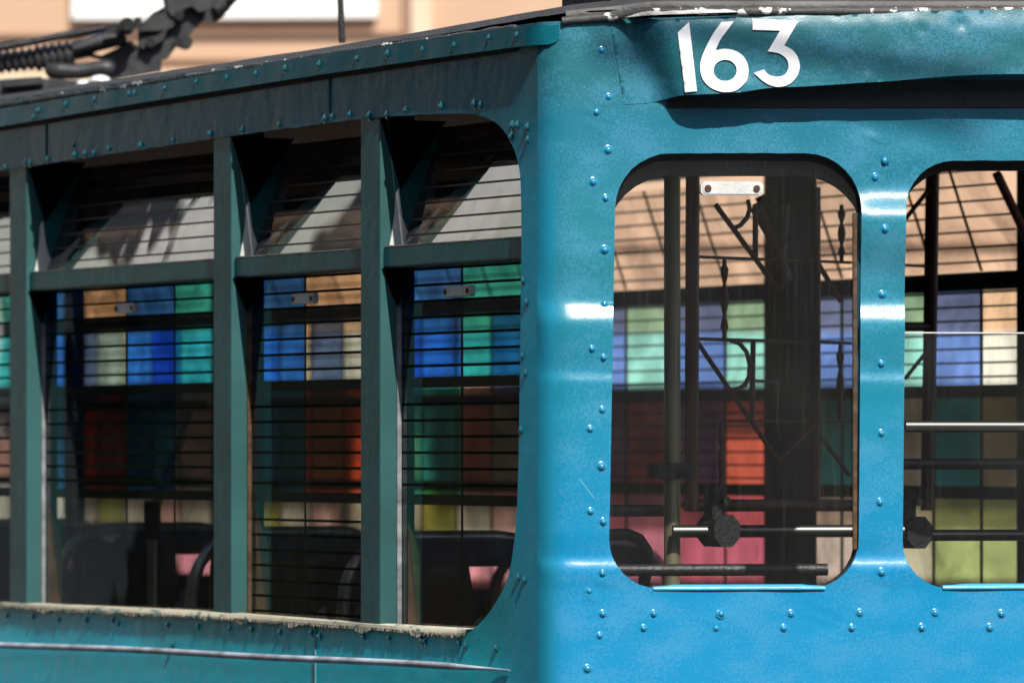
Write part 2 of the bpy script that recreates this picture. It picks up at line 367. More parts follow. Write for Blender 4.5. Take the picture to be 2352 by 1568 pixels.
# ------------------------------------------------------------------ ground and road
def sheet(name, x0, x1, y0, y1, z, m, kind='structure'):
    mb = MB(); mb.add([(x0,y0,z),(x1,y0,z),(x1,y1,z),(x0,y1,z)], [(0,1,2,3)]); o = mb.build(name, m)
    o['kind'] = kind; return o
M['asphalt'] = mat('asphalt', (.055,.055,.055), .9, bump=.5, bscale=40, var=.3)
M['paving'] = mat('grey paving', (.14,.135,.13), .85, bump=.3, bscale=10, var=.2)
sheet('ground', -400, 400, -300, 500, -0.004, M['paving'])
rd = sheet('road', -5.5, 5.0, -60, 90, 0.0, M['asphalt']); rd.location = (X0, Y0, 0); rd.rotation_euler = (0,0,ANG)
steel = mat('worn rail steel', (.35,.33,.32), .35, metal=1)
for sx_ in (.45, 1.53):
    mb = MB(); mb.box(sx_-.03, sx_+.03, -60, 90, 0.001, .006); o = mb.build('tram_track', steel)
    o.location = (X0, Y0, 0); o.rotation_euler = (0,0,ANG); o['kind'] = 'structure'

# ------------------------------------------------------------------ the tram
tram = empty('tram', (X0, Y0, 0), ANG)
tag(tram, 'teal and blue double-deck tram with riveted panels and white number 163', 'tram')
CR = .055                                             # corner radius
QA = CR*(math.pi/2-DE); LT = CR*math.tan((math.pi/2-DE)/2); WE = WID/math.cos(DE)
def s_of_u(u): return QA+(u-LT)
def glare_beads(z):                                         # swages added to the end sheet so sun glare forms white bands
    y = HY-(z-CZ)/12.07*F
    d = 0.0
    for c, w_, h, g in ((716, 29, .0142, 110), (866, 9, .0040, 60), (1292, 13, .0062, 60)):
        if y < c-w_: k = -.5*sms(y, c-w_-g, c-w_)
        elif y < c+w_: k = -.5+sms(y, c-w_, c+w_)
        else: k = .5*(1-sms(y, c+w_, c+w_+g))
        d += h*k
    return d
def glare_bulge(u, z):                                 # bulge added on the post between end windows for a glare band
    y = HY-(z-CZ)/12.12*F
    g = sms(u, .54, .61)*(1-sms(u, .80, .9))
    return g*.0215*(sms(y, 428, 508)*(1-sms(y, 515, 640)))-g*.004*sms(y, 350, 445)*(1-sms(y, 445, 500))
WR = [(1366,250,.014,.0025),(1372,290,.012,.002),(2000,322,.016,.003),(2031,372,.012,.0022),(1378,1335,.014,.002),(1352,1372,.012,.002),(2028,1340,.012,.0022),(1420,1412,.012,-.0015),(1640,1425,.02,.0015),(1900,1428,.03,-.0012)]
WRP = []
PX = math.tan(ANG-DE)
def wrinkle(u, z):
    if not WRP: WRP.extend((*onend(a, b), c, h) for a, b, c, h in WR)
    o = 0
    for a, b, c, h in WRP:
        q = ((u-a)**2+(z-b)**2)/c**2
        if q < 9: o += h*math.exp(-q)*(.5+math.sin((u-a)*420+(z-b)*260))
    return o
def skin(s, z, d):
    """perimeter coordinate: s < 0 along the side, arc round the corner, then along the end"""
    wob = .0012*noise.noise(Vector((s*3.1, z*3.1, 0)))+.0004*noise.noise(Vector((s*13, z*13, 4)))
    if s <= 0:
        o = -d + wob
        return (-o, LT-s, z)
    bd_ = glare_beads(z)
    if s < QA:
        f = s/CR; k = sms(s, 0, QA); o = -d + wob + bd_*(.35+.65*k)*sms(s, 0, .02)
        f = (QA-s)/CR; return (LT-(CR+o)*math.sin(f), CR-(CR+o)*math.cos(f), z)
    u = LT+(s-QA)
    bow = .0
    if u > WE: u = WE
    o = -d + wob*2.0 + wrinkle(u, z) + bd_ + glare_bulge(u, z)
    return (u-PX*(bd_+glare_bulge(u, z)), -o-bow, z)
def side_s(px, py): t, z = onx(0, px, py); return (LT-t, z)
def end_s(px, py):  u, z = onend(px, py); return (s_of_u(u), z)

ZT = CZ+.785                                          # roof edge
# --- side sheet with its long opening
op_top = [side_s(*p) for p in ((0,392),(250,354),(490,318),(830,272),(980,263))]
rnd = [side_s(*p) for p in ((1060,261),(1105,266),(1145,288),(1172,325),(1188,370),(1195,420),(1197,540),(1196,700),(1193,900),(1190,1080),(1184,1210),(1170,1310),(1148,1365),(1112,1420),(1075,1452),(1045,1460))]
op_bot = [side_s(*p) for p in ((960,1451),(870,1441),(480,1411),(0,1389))]
zt_, zb_ = CZ+.63, CZ-.345
back = [(LT-(LEN-.35), zb_), (LT-(LEN-.2), zb_+.15), (LT-(LEN-.2), zt_-.15), (LT-(LEN-.35), zt_)]
opening = catmull(op_top[-1:]+rnd+op_bot[:1], 4, False)[:-1] + op_bot[:-1] + [op_bot[-1]] + back + op_top[:-1]
zl = CZ-2.0
side_out = [(0, zl), (0, ZT), (LT-LEN, ZT), (LT-LEN, zl)]
def panel_side(): return panel('side_panel', side_out, [opening], .035, .035, skin, M['side'], tram, rim=.012, zlo=CZ-.6, rough_edge=.0015)
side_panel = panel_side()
# --- end sheet with three windows
def win(px0t, px1t, px0b, px1b, yt, yb, rt, rb, n=8):
    P = []
    for (cx, cy, a0, r) in ((px0t+rt, yt+rt, 180, rt), (px1t-rt, yt+rt, 270, rt), (px1b-rb, yb-rb, 0, rb), (px0b+rb, yb-rb, 90, rb)):
        for k in range(n+1):
            a = R(a0+90*k/n); P.append((cx+r*math.cos(a), cy+r*math.sin(a)))
    return [end_s(*p) for p in P]
w1 = win(1413, 1978, 1399, 1973, 352, 1350, 128, 112)
ENDF = True
w2 = win(2080, 2650, 2074, 2650, 369, 1349, 112, 105)
w3 = win(2765, 3400, 2765, 3400, 380, 1345, 112, 105)
ztop_end = CZ+.80
s_end = s_of_u(WE-.004)
top_edge = [end_s(px, py) for px, py in ((2900,20),(2352,24),(2000,28),(1700,36),(1500,42),(1400,46),(1330,50))]
end_out = [(0, zl), (s_end, zl), (s_end, CZ+.80)] + top_edge + [(0, ZT)]
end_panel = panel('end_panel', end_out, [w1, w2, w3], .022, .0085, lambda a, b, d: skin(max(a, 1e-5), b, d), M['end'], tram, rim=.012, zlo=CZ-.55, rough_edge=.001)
# lower deck carries on down to the running gear
ENDF = False
td = math.tan(DE)
mb = MB(); mb.prism([(.01,.03),(WID-.01,-td*WID+.03),(WID-.01,LEN-.02),(.01,LEN-.02)], lambda a,b,d: (a,b,d), .45, zl-.001); mb.box(.2, WID-.2, .3, LEN-.3, .25, .45)
mb.build('lower_deck', M['end'], tram)
for ty in (2.6, 4.4, ):
    pass
for tx in (.45, 1.53):
    for ty in (2.9, 5.9):
        mb = MB(); mb.tube([(tx-.04,ty,.3),(tx+.04,ty,.3)], .29, 28); mb.build('wheel', M['black'], tram)

ENDF = True
# --- bulging header above the end windows, carrying the number
rid = [onend(1440,40), onend(1464,90), onend(1492,135), onend(1518,180), onend(1540,235)]
def ridge(z):
    for (ua, za), (ub, zb2) in zip(rid, rid[1:]):
        if z >= zb2 or (ub, zb2) == rid[-1]:
            k = max(0, min(1.2, (za-z)/(za-zb2))); return ua+(ub-ua)*k
DENT = {}
def header(s, z, d):
    u = LT+(s-QA); y = HY-(z-CZ)/12.07*F
    k = sms(u-ridge(z), -.035, .075)
    fl = .056+.004*max(0, min(1.1, (y-48)/170))+.022*sms(u, .35, 1.0)
    cr_ = -.004*math.exp(-((u-ridge(z)+.052)/.02)**2)
    o = .0009 + 2*(.0012*noise.noise(Vector((s*3.1, z*3.1, 0)))+.0004*noise.noise(Vector((s*13, z*13, 4))))*(1-k) + k*fl + cr_*k - d
    o += .0022*noise.noise(Vector((u*7, z*11, 2)))*k + .004*math.exp(-((u-(ridge(z)+.04))/.022)**2)*k
    o += .0009*noise.noise(Vector((u*34, z*34, 5)))*k
    for (dx_, dy_, dr_, dh_) in ((1452,66,.010,.003),(1480,76,.008,.003),(1505,62,.009,.003),(1530,80,.007,.0025),(1712,200,.012,.004),(1990,186,.010,.003),(2110,74,.010,-.003),(2200,62,.012,-.004)):
        ux_, zz_ = DENT.setdefault(dx_, onend(dx_, dy_)); o += dh_*math.exp(-((u-ux_)**2+(z-zz_)**2)/dr_**2)
    o += .010*max(0, u-.9)*0
    # rolled top edge
    o -= .008*(1-sms(y, 10, 70))*k
    o += .022*math.exp(-((u-ridge(z)-.012)/.026)**2)*max(0, min(1, (y-55)/165))*k
    return (u-PX*o, -o, z)
lip = [(1433,240),(1480,238),(1520,231),(1560,223),(1640,220),(1700,216),(1760,207),(1850,203),(1960,196),(2050,191),(2130,184),(2230,178),(2352,176),(2600,178),(2900,186),(3200,205)]
hd_out = [end_s(*p) for p in catmull(lip, 4, False)] + [end_s(3220,40)] + [end_s(*p) for p in ((2900,24),(2352,28),(2000,33),(1700,41),(1500,50),(1402,58))]
head = panel('header_panel', hd_out, [], .010, .007, header, M['end'], tram)
# folded flange under the lip
lips = [end_s(*p) for p in catmull(lip, 4, False)]
mb = MB(); k = len(lips)
def hz(a, b, d, dz=0): v = header(a, b, d); return (v[0], v[1], v[2]+dz)
mb.add([hz(a,b,0) for a,b in lips]+[hz(a,b,.005,.0) for a,b in lips]+[hz(a,b,.006,.012) for a,b in lips],
       [(i,i+1,i+1+k,i+k) for i in range(k-1)]+[(i+k,i+1+k,i+1+2*k,i+2*k) for i in range(k-1)])
mb.build('header_lip', M['end'], tram)

rr = list(range(1532, 3240, 36))
ra = [end_s(px, max(186, 236-(px-1438)*.4)) for px in rr]; rb = [end_s(px, min(246, 240+(px-1438)*.1)) for px in rr]
mb = MB(); k = len(ra)
def sk2(a, b, d): v = skin(a, b, 0); return (v[0], v[1]-d, v[2])
mb.add([sk2(a,b,.003) for a,b in ra]+[sk2(a,b,.003) for a,b in rb]+[sk2(a,b-.004,-.001) for a,b in rb], [(i,i+1,i+1+k,i+k) for i in range(k-1)]+[(i+k,i+1+k,i+1+2*k,i+2*k) for i in range(k-1)])
mb.build('header_shade', mat('dark painted shade strip', (.008,.018,.022), .6, bump=.3, var=.5), tram)  # dark strip added under the lip to stand for its shade
# number 163 in cut white vinyl
def digit(outl, holes=()):
    hs = [[end_s(*p) for p in h] for h in holes]
    def f(a, b, d): v = header(a, b, d); return (v[0], v[1]-.0034+d*0, v[2])
    return panel('number_digit', [end_s(*p) for p in outl], hs, .006, .006, f, M['white'], tram)
c3 = lambda L: [(1568+x/3, y/3) for x, y in L]
o = digit([(1554,80),(1580,56),(1598,214),(1571,216)]); o['label'] = 'white digit 1'
six_c = catmull([(258,168),(200,250),(150,345),(118,430),(112,490),(130,560),(180,615),(240,642),(290,648),(350,640),(400,605),(435,555),(443,500),(435,450),(405,400),(350,364),(280,352),(218,362)], 5, False)
o = digit(c3(six_c+catmull([(218,362),(250,290),(300,222),(342,163)], 4, False)[1:]), [c3([(283+80*math.cos(a*.196), 500+73*math.sin(a*.196)) for a in range(32)])]); o['label'] = 'white digit 6'
three = [(472,147),(785,160)] + catmull([(688,330),(740,358),(775,400),(793,450),(793,490),(775,540),(735,585),(690,607),(640,612),(590,600),(545,575),(510,545),(480,518)], 4, False) \
  + catmull([(548,495),(575,525),(610,540),(650,543),(690,530),(712,500),(718,470),(708,430),(680,400),(640,380),(575,370)], 4, False) + [(660,228),(472,222)]
o = digit(c3(three)); o['label'] = 'white digit 3'

ENDF = False
# --- cornice strip along the side, standing proud of the sheet
def corn(s, z, d):
    x, y, zz = skin(s, z, 0)
    k = 1-sms(s, -.03, QA*1.1)
    wv = .0016*noise.noise(Vector((s*9, z*9, 3)))
    if s <= 0: return (-(.012+wv)+d, LT-s, z)
    f = min(s, QA)/CR; r_ = CR+.0115*k+.0008-d+wv*k
    xx = CR-r_*math.cos(f); yy = LT-r_*math.sin(f)
    if s > QA: xx += (s-QA)*math.cos(DE); yy -= (s-QA)*math.sin(DE)
    return (xx, yy, z)
ct_top = [side_s(*p) for p in ((0,252),(400,187),(750,125),(1000,91),(1190,64))] + [end_s(1262,58), end_s(1284,57)]
ct_bot = [side_s(*p) for p in ((0,293),(370,231),(750,172),(1000,136),(1190,110))] + [end_s(1262,102), end_s(1278,97), end_s(1284,88)]
zc0 = ct_top[0][1]; zc1 = ct_bot[0][1]
co = ct_top[::-1] + [(LT-LEN, zc0), (LT-LEN, zc1)] + ct_bot
panel('cornice_strip', co, [], .03, .012, corn, M['side'], tram, rim=.0117, rim_outer=True)
# --- gap line under the cornice, widened and blackened to paint its shadow
mb = MB(); seg = [b for b in ct_bot[:-3]]
mb.add([(-.002, LT-a, b+.001) for a,b in seg]+[(-.002, LT-a, b-.009-.004*noise.noise(Vector((a*6,0,0)))) for a,b in seg], [(i,i+1,i+1+len(seg),i+len(seg)) for i in range(len(seg)-1)])
mb.build('cornice_seam_shade', mat('seam and painted shadow', (.012,.010,.008), .8, bump=.5, var=.8, vscale=9), tram)

# --- roof
def roof_z(x, t):
    e = 1-math.exp(-min(max(min(x, WID-x), 0), 9)/.10)
    e2 = 1-math.exp(-max(min(t, LEN-t), 0)/.10)
    return CZ+.782+.014*math.exp(-t/.7)+.030*math.exp(-t/.5)*math.sin(math.pi*max(0,min(1,x/WID)))**.6+.044*min(e, 1)*min(e2, 1)
xs_ = [0,.006,.015,.03,.05,.08,.12,.17,.23,.3,.4,.55,.75,.99,1.23,1.43,1.58,1.75,1.86,1.93,1.98]
ts_ = [0,.01,.02,.035,.055,.08,.12,.17,.25,.35] + [.5+.2*i for i in range(42)] + [LEN]
mb = MB(); vv = []
def roundc(x, t):                                     # pull the grid corner onto the rounded plan
    if x < CR and t < CR:
        dx, dy = CR-x, LT-t; l = math.hypot(dx, dy)
        m_ = max(dx, dy)
        if l > 1e-6: x, t = CR-dx*m_/l, CR-dy*m_/l
    return x, t
for t in ts_:
    for x in xs_:
        a, b = roundc(x, t); vv.append((a, b-a*td*max(0, 1-t/1.6), roof_z(x, t)+.003*noise.noise(Vector((x*9, t*9, 1)))))
nx = len(xs_)
mb.add(vv, [(j*nx+i, j*nx+i+1, (j+1)*nx+i+1, (j+1)*nx+i) for j in range(len(ts_)-1) for i in range(nx-1)], 0, True)
mb.build('roof', M['roof'], tram)
# sealant line between roof and cornice (side) and the pale rolled moulding over the header (end)
pts = [(-.006+.002*noise.noise(Vector((a*20,3,0))), LT-a, b+.001) for a, b in densify([(LT-LEN, zc0)]+ct_top[:5], .02)[:-1] if LT-a > .03]
pts = sorted(pts, key=lambda p: p[1])
mb = MB(); mb.tube(pts, [.005+.004*noise.noise(Vector((p[1]*15, 0, 0))) for p in pts], 8); mb.build('roof_sealant', M['chips'], tram)
ENDF = True
pts = []
for i in range(70):
    px = 1290+i*(3500-1290)/69
    a, b = end_s(px, 36 if px > 1500 else 36+(1500-px)*.085)
    v = skin(max(a, .03), b, 0); pts.append((v[0]-PX*.05*sms(px, 1400, 1500), v[1]-.004-.050*sms(px, 1400, 1500)+.002*noise.noise(Vector((px*.02,1,0))), v[2]+.004))
mb = MB(); mb.tube(pts, [.0075+.003*noise.noise(Vector((p[0]*12, 2, 0))) for p in pts], 10); mb.build('roof_moulding', M['chipw'], tram)
pts2 = [(p[0]+.01, p[1]+.018, p[2]+.011) for p in pts]
mb = MB(); mb.tube(pts2, .010, 10); mb.build('roof_moulding', mat('grey roof moulding', (.10,.095,.09), .7, bump=.6, bscale=60, var=.4), tram)
ws = []
for i in range(60):
    px = 1392+i*(1690-1392)/59; f_ = min(1, i/8, (59-i)/6); hh = (6+5*noise.noise(Vector((px*.03,4,0))))*f_
    a, b = end_s(px, 44-(px-1392)*.035); v = skin(a, b, 0); a2, b2 = end_s(px, 44-(px-1392)*.035-hh-1)
    dd_ = .052*sms(px, 1400, 1500); xx_ = v[0]-PX*dd_; ws.append(((xx_, -.014-dd_, v[2]), (xx_, -.012-dd_, b2)))
mb = MB(); mb.add([p[0] for p in ws]+[p[1] for p in ws]+[(p[1][0], p[1][1]+.01, p[1][2]+.003) for p in ws], [(i,i+1,i+61,i+60) for i in range(59)]+[(i+60,i+61,i+121,i+120) for i in range(59)])
mb.build('flaking_paint', mat('flaking white paint', (.72,.68,.62), .6, bump=.8, bscale=60, var=.3, vscale=30), tram)
# dark raised cover on the roof behind the header
mb = MB(); a0 = onend(1285, 10, .85)[0]
mb.box(a0, 1.80, .24, .85, CZ+.80, CZ+.99, bev=.03); mb.build('roof_cover', M['roof'], tram)

ENDF = False
# --- window posts of the near side (and repeats to the back)
tp = []
for a, b in ((828,872), (490,530), (22,60)):
    t0 = onx(.003, b, 800)[0]; t1 = onx(.003, a, 800)[0]; tp.append((t0, t1))
t_last = tp[-1][0]
for k in range(1, 5): tp.append((t_last+1.23*k, t_last+1.23*k+.085))
GD = .048                                            # depth of the glass behind the post face
ztw, zbw = CZ+.66, CZ-.362
ztr1 = CZ+.392; ztr0 = CZ+.352                       # transom rail between hopper and lower light
def post(x0, x1, t0, t1, name='window_post', m=None):
    mb = MB(); mb.box(x0, x1, t0, t1, zbw, ztw, bev=.0025); return mb.build(name, m or M['post'], tram)
for i, (t0, t1) in enumerate(tp):
    po = post(.003, GD+.03, t0, t1)
    mb = MB(); mb.box(.0035, GD-.0005, t0-.0012, t0+.001, zbw, ztw); mb.build('post_cheek', M['lit'], po)
bays = []
tb = [(.118, tp[0][0])] + [(tp[i][1], tp[i+1][0]) for i in range(len(tp)-1)] + [(tp[-1][1], LEN-.15)]
# film grid: columns and rows in the print; colours as the film passes light
BL=(.03,.19,.72); LB=(.05,.30,.95); TE=(.04,.60,.64); TN=(.72,.60,.42); RD=(.38,.06,.045); DR=(.22,.05,.05); DB=(.01,.16,.33); GR=(.05,.60,.20); GY=(.45,.42,.40)
PK=(.85,.40,.36); YE=(.95,.80,.10); CL=(.66,.66,.60); PU=(.30,.10,.32); OR_=(.75,.12,.03); CR_=(.42,.09,.14); DT=(.03,.28,.30); OL=(.45,.50,.12)
FBL=(.15,.27,.68); FTE=(.32,.72,.65)
def film(name, parent, xp, t0, t1, z0, z1, tcuts, zcuts, cols, lines, bw, lw, barm, slope=0.0, zref=0, dz=.0, thick=.0016):
    """cells as coloured quads, bars as thin printed strips just proud of them; slope tilts the plane (dx/dz)"""
    X = lambda z: xp+slope*(z-zref)
    tc_ = [t0]+[c for c in tcuts if t0 < c < t1]+[t1]; zc_ = [z1]+[c for c in zcuts if z0 < c < z1]+[z0]
    me = bpy.data.meshes.new(name); v, f, cc = [], [], []
    for r in range(len(zc_)-1):
        for c in range(len(tc_)-1):
            za, zb2, ta, tb2 = zc_[r], zc_[r+1], tc_[c], tc_[c+1]
            b = len(v); v += [(X(za),ta,za),(X(za),tb2,za),(X(zb2),tb2,zb2),(X(zb2),ta,zb2)]; f.append((b,b+1,b+2,b+3))
            col = cols[r % len(cols)]; cc.append(col[c % len(col)])
    nf = len(f)
    def strip(ta, tb2, za, zb2, off):
        b = len(v); v.extend([(X(za)+off,ta,za),(X(za)+off,tb2,za),(X(zb2)+off,tb2,zb2),(X(zb2)+off,ta,zb2)]); f.append((b,b+1,b+2,b+3)); cc.append((0,0,0))
    for c in tc_[1:-1]: strip(c-bw/2, c+bw/2, z1, z0, -thick)
    for c in zc_[1:-1]: strip(t0, t1, c+bw*.9, c-bw*.9, -thick*1.5)
    for z in lines:
        if z0 < z < z1: strip(t0, t1, z+lw/2, z-lw/2, -thick*2)
    me.from_pydata(v, [], f)
    at = me.color_attributes.new('print', 'FLOAT_COLOR', 'CORNER')
    for p in me.polygons:
        for li in p.loop_indices: at.data[li].color = (*cc[p.index], 1)
        p.material_index = 0 if p.index < nf else 1
    return link(name, me, [M['film'], barm], parent)
def rng(a, b, st__):
    o = []; x = a
    while x < b: o.append(x); x += st__
    return o
tX = lambda px, x=GD+.002: onx(x, px, 800)[0]
near_specs = {
 0: dict(tcuts=[tX(1062), tX(935)], cols=[[TE,BL,(.012,.07,.40)],[(.85,.48,.42),(.10,.80,.62),(.04,.4,.45)],[CL,CL,CL]], zlow=True),
 1: dict(tcuts=[tX(702)], cols=[[TN,BL],[(.85,.17,.06),(.02,.30,.48)],[CL,CL]], zlow=True),
 2: dict(tcuts=[tX(402), tX(292), tX(192)], cols=[[TE,BL,TN,BL],[(.58,.55,.52),(.02,.26,.55),(.45,.09,.08),(.02,.16,.45)],[CL,CL,CL,CL]], zlow=False),
}
def grip(name, tc__, zc__, wdt, hgt, parent, fmapper, plate='alu'):
    mb = MB(); c = hgt*.22
    P = [(-wdt/2+c,-hgt/2),(wdt/2-c,-hgt/2),(wdt/2,-hgt/2+c),(wdt/2,hgt/2-c),(wdt/2-c,hgt/2),(-wdt/2+c,hgt/2),(-wdt/2,hgt/2-c),(-wdt/2,-hgt/2+c)]
    mb.prism(P, lambda a,b,d: fmapper(tc__+a, zc__+b, d), -.001, -.011, 0)
    Q = [(x*.93, y*.82) for x, y in P]; mb.prism(Q, lambda a,b,d: fmapper(tc__+a, zc__+b, d), -.011, -.0125, 0)
    for sgn in (-1, 1):
        pc = [(sgn*(wdt/2-hgt*.52)+hgt*.25*math.cos(k*.524), hgt*.25*math.sin(k*.524)) for k in range(12)]
        mb.prism(pc, lambda a,b,d: fmapper(tc__+a, zc__+b, d), -.0125, -.0150, 1)
        a0, b0 = sgn*(wdt/2-hgt*.52), 0; e = hgt*.2; an = .9*sgn+.3
        mb.prism([(a0-e*math.cos(an)-.0007, b0-e*math.sin(an)),(a0-e*math.cos(an)+.0007,b0-e*math.sin(an)),(a0+e*math.cos(an)+.0007,b0+e*math.sin(an)),(a0+e*math.cos(an)-.0007,b0+e*math.sin(an))], lambda a,b,d: fmapper(tc__+a, zc__+b, d), -.0150, -.0153, 2)
    return mb.build(name, [M[plate], M['screw'], M['black']], parent)
HT = .085                                             # how far the hopper tops lean in
def bay(i, t0, t1, side=1):
    """side=1 near side (faces -x); side=-1 far side (mirrored)"""
    fx = (lambda x: x) if side == 1 else (lambda x: WID-x)
    # transom rail
    mb = MB(); mb.box(fx(.010), fx(GD+.03), t0+.0005, t1-.0005, ztr0, ztr1, bev=.003); mb.build('transom_rail', M['post'], tram)
    if side == 1:
        mb = MB(); mb.box(fx(.012), fx(.02), t0+.004, t1-.002, ztr1+.0005, ztr1+.0025); mb.build('transom_edge', M['sillchip'], tram)
    # glass
    g = MB(); x = fx(GD); g.add([(x,t0,zbw),(x,t1,zbw),(x,t1,ztr0),(x,t0,ztr0)], [(0,1,2,3)])
    wn = g.build('side_window', M['glass'], tram)
    z2, z1_ = ztw+.018, ztr1+.003
    h = MB(); xa, xb = fx(GD), fx(GD+HT)
    e_ = .006
    h.add([(xa,t0+e_,z1_),(xa,t1-e_,z1_),(xb,t1-e_,z2-.05),(xb,t0+e_,z2-.05)], [(0,1,2,3)])
    hp = h.build('hopper_window', M['glass_hop'] if side == 1 else M['glass'], tram)
    # thin metal edge of the hopper
    mb = MB(); mb.box(min(xa,xb) if side==1 else xa-.006, xa+.006, t0+e_, t1-e_, z1_-.001, z1_+.006); mb.build('hopper_frame', M['alu'], hp) if False else None
    sl = (xb-xa)/(z2-.05-z1_)
    if side == 1:
        sp = near_specs.get(i, dict(tcuts=[t0+(t1-t0)*.25, t0+(t1-t0)*.5, t0+(t1-t0)*.75], cols=[[TE,BL,TN,BL],[GY,DB,DR,DB],[CL]*4], zlow=False))
        zA, zB = CZ+.128, CZ-.098
        ln = rng(zA+.032, ztr0, .0312) + rng(zB+.028, zA-.02, .0312) + (rng(zbw+.03, zB-.02, .0312) if sp['zlow'] and i == 1 else [])
        film('window_film', wn, GD+.003, t0, t1, zbw, ztr0, sp['tcuts'], [zA, zB], sp['cols'], ln, .0085/st*.55, .0052, M['bar'])
        # hopper print: lines only over clear film
        film('window_film', hp, xa+.003, t0+e_, t1-e_, z1_, z2-.05, sp['tcuts'], [], [[CL]*5], rng(z1_+.02, z2-.05, .031), .012, .0042, mat_hl, slope=sl, zref=z1_)
        # felt-black gusset filling the gap between post and leaning glass, near end of the bay
    else:
        tt = t0; tcuts = []
        w__ = (t1-t0)/max(2, round((t1-t0)/.25)); tcuts = [t0+w__*k for k in range(1, 20) if t0+w__*k < t1-.05]
        zA, zB = CZ+.128, CZ-.098
        rs = random.Random(i*7+3)
        U = [[FBL,FTE],[FTE,FBL]][i % 2]; U = [U[k % 2] for k in range(8)]
        Mi = {0:[OL,YE,GR,DT],1:[(.50,.42,.25),DT,(.36,.34,.16),DT,(.3,.3,.12)],2:[(.42,.36,.2),DT,(.45,.4,.32),DT,DT],3:[(.60,.13,.10),PU,RD,(.22,.10,.20),PU]}.get(i, [(.58,.42,.36),(.34,.56,.42),(.58,.32,.27),(.32,.42,.60)])
        Lo = {0:[GR,OL,YE,OL],1:[OL,(.28,.36,.12),(.36,.40,.20),(.30,.34,.12),(.3,.36,.12)],2:[(.34,.40,.16),(.30,.36,.14),(.45,.42,.3),(.5,.4,.35),(.5,.4,.35)],3:[CR_,CR_,(.38,.12,.17),CR_]}.get(i, [(.95,.35,.5),(.95,.42,.55),(.95,.38,.5),(.85,.7,.7)])
        if i > 3: U = [(.70,.82,.95), FBL, (.92,.92,.86), (.45,.72,.88), FBL, FTE]
        if i == 2: U = [(.95,.93,.82), FBL, FTE, FBL, FBL]
        if i == 1: U = [(.95,.93,.85), FBL, FTE, FBL, (.95,.93,.85)]
        zc_ = [zA, zB]; cols = [U, Mi, Lo]
        if i > 3: zc_ = [zA, zB, CZ-.235, CZ-.262]; cols = [U, Mi, [CL,(.9,.6,.6),CL,OL], [(.7,.9,.3)]*4, Lo]
        film('window_film', wn, x-.003, t0, t1, zbw, ztr0, tcuts, zc_, cols, rng(zA+.032, ztr0, .0312)+(rng(zB+.028, zA-.02, .0312) if i == 3 else []), .016, .0048, M['barf'])
        tc2 = [t0+w__*k for k in range(1, 20) if t0+w__*k < t1-.05]
        film('window_film', hp, xa-.003, t0+e_, t1-e_, z1_, z2-.05, tc2, [], [[(.97,.95,.92)]*8], rng(z1_+.02, z2-.05, .033), .015, .0050, M['barf'], slope=sl, zref=z1_)
    return wn, hp
mat_hl = mat('pinkish printed line', (.10,.055,.05), .6)
wins = []
for i, (t0, t1) in enumerate(tb):
    wn, hp = bay(i, t0, t1, 1); wins.append((wn, hp))
    bay(i, t0, t1, -1)
    if i > 4: continue
    # far end of the bay = face of the next post turned towards the camera
    tf = t1-.0015
    mb = MB(); mb.prism([(.004, CZ+.640), (GD+HT+.01, CZ+.640), (GD-.002, CZ+.505)], lambda a,b,d: (a, tf-.0012-d, b), 0, .002)
    mb.build('gusset', M['seal'], tram)
    mb = MB(); mb.prism([(GD+HT+.002, CZ+.630), (GD-.004, CZ+.505), (GD-.012, ztr1+.002), (GD+.032, ztr1+.002)], lambda a,b,d: (a, tf+.0005-d, b), 0, .001); mb.build('cheek_plate', M['post'], tram)
    mb = MB(); mb.prism([(.006, ztr0-.001), (GD+.012, ztr0-.001), (GD-.006, ztr0-.07), (GD-.012, ztr0-.07)], lambda a,b,d: (a, tf-.0012-d, b), 0, .002)
    mb.build('gusset', M['seal'], tram)
    # wooden inner frame, metal channel, sprung bracket of the hopper
    mb = MB(); mb.prism([(GD+.005,zbw),(GD+.034,zbw),(GD+.034,CZ-.20),(GD+.005,CZ-.13)], lambda a,b,d: (a, t1-.003-d, b), 0, .012); mb.build('inner_frame', M['wood'], tram)
    mb = MB(); mb.box(GD-.010, GD-.001, t1-.006, t1-.001, zbw+.01, ztr0-.075); mb.build('glass_channel', M['channel' if i != 1 else 'bronze'], tram)
    zz = ztr1+.004
    out = [(GD-.028,zz),(GD+.020,zz),(GD+.017,zz+.010),(GD+.006,zz+.030),(GD-.003,zz+.055),(GD-.007,zz+.085),(GD-.010,zz+.11),(GD-.015,zz+.10),(GD-.017,zz+.06),(GD-.022,zz+.03)]
    mb = MB(); mb.prism(out, lambda a,b,d: (a, t1-.007-d, b), 0, .003); mb.tube([(a, t1-.010, b) for a,b in out[1:7]], .0022, 8)
    mb.build('hopper_bracket', M['alu'], tram)
# wood sill inside
mb = MB(); mb.box(GD+.004, GD+.14, .1, LEN-.2, zbw-.01, zbw+.012, bev=.003); mb.build('inner_sill', M['wood'], tram)
# side grips
for i, (px, py) in enumerate(((1062,669), (707,686), (297,708))):
    t, z = onx(GD, px, py)
    grip('grip_plate', t, z, .118 if i else .128, .0215, wins[i][0], lambda a, b, d: (GD+d, a, b))
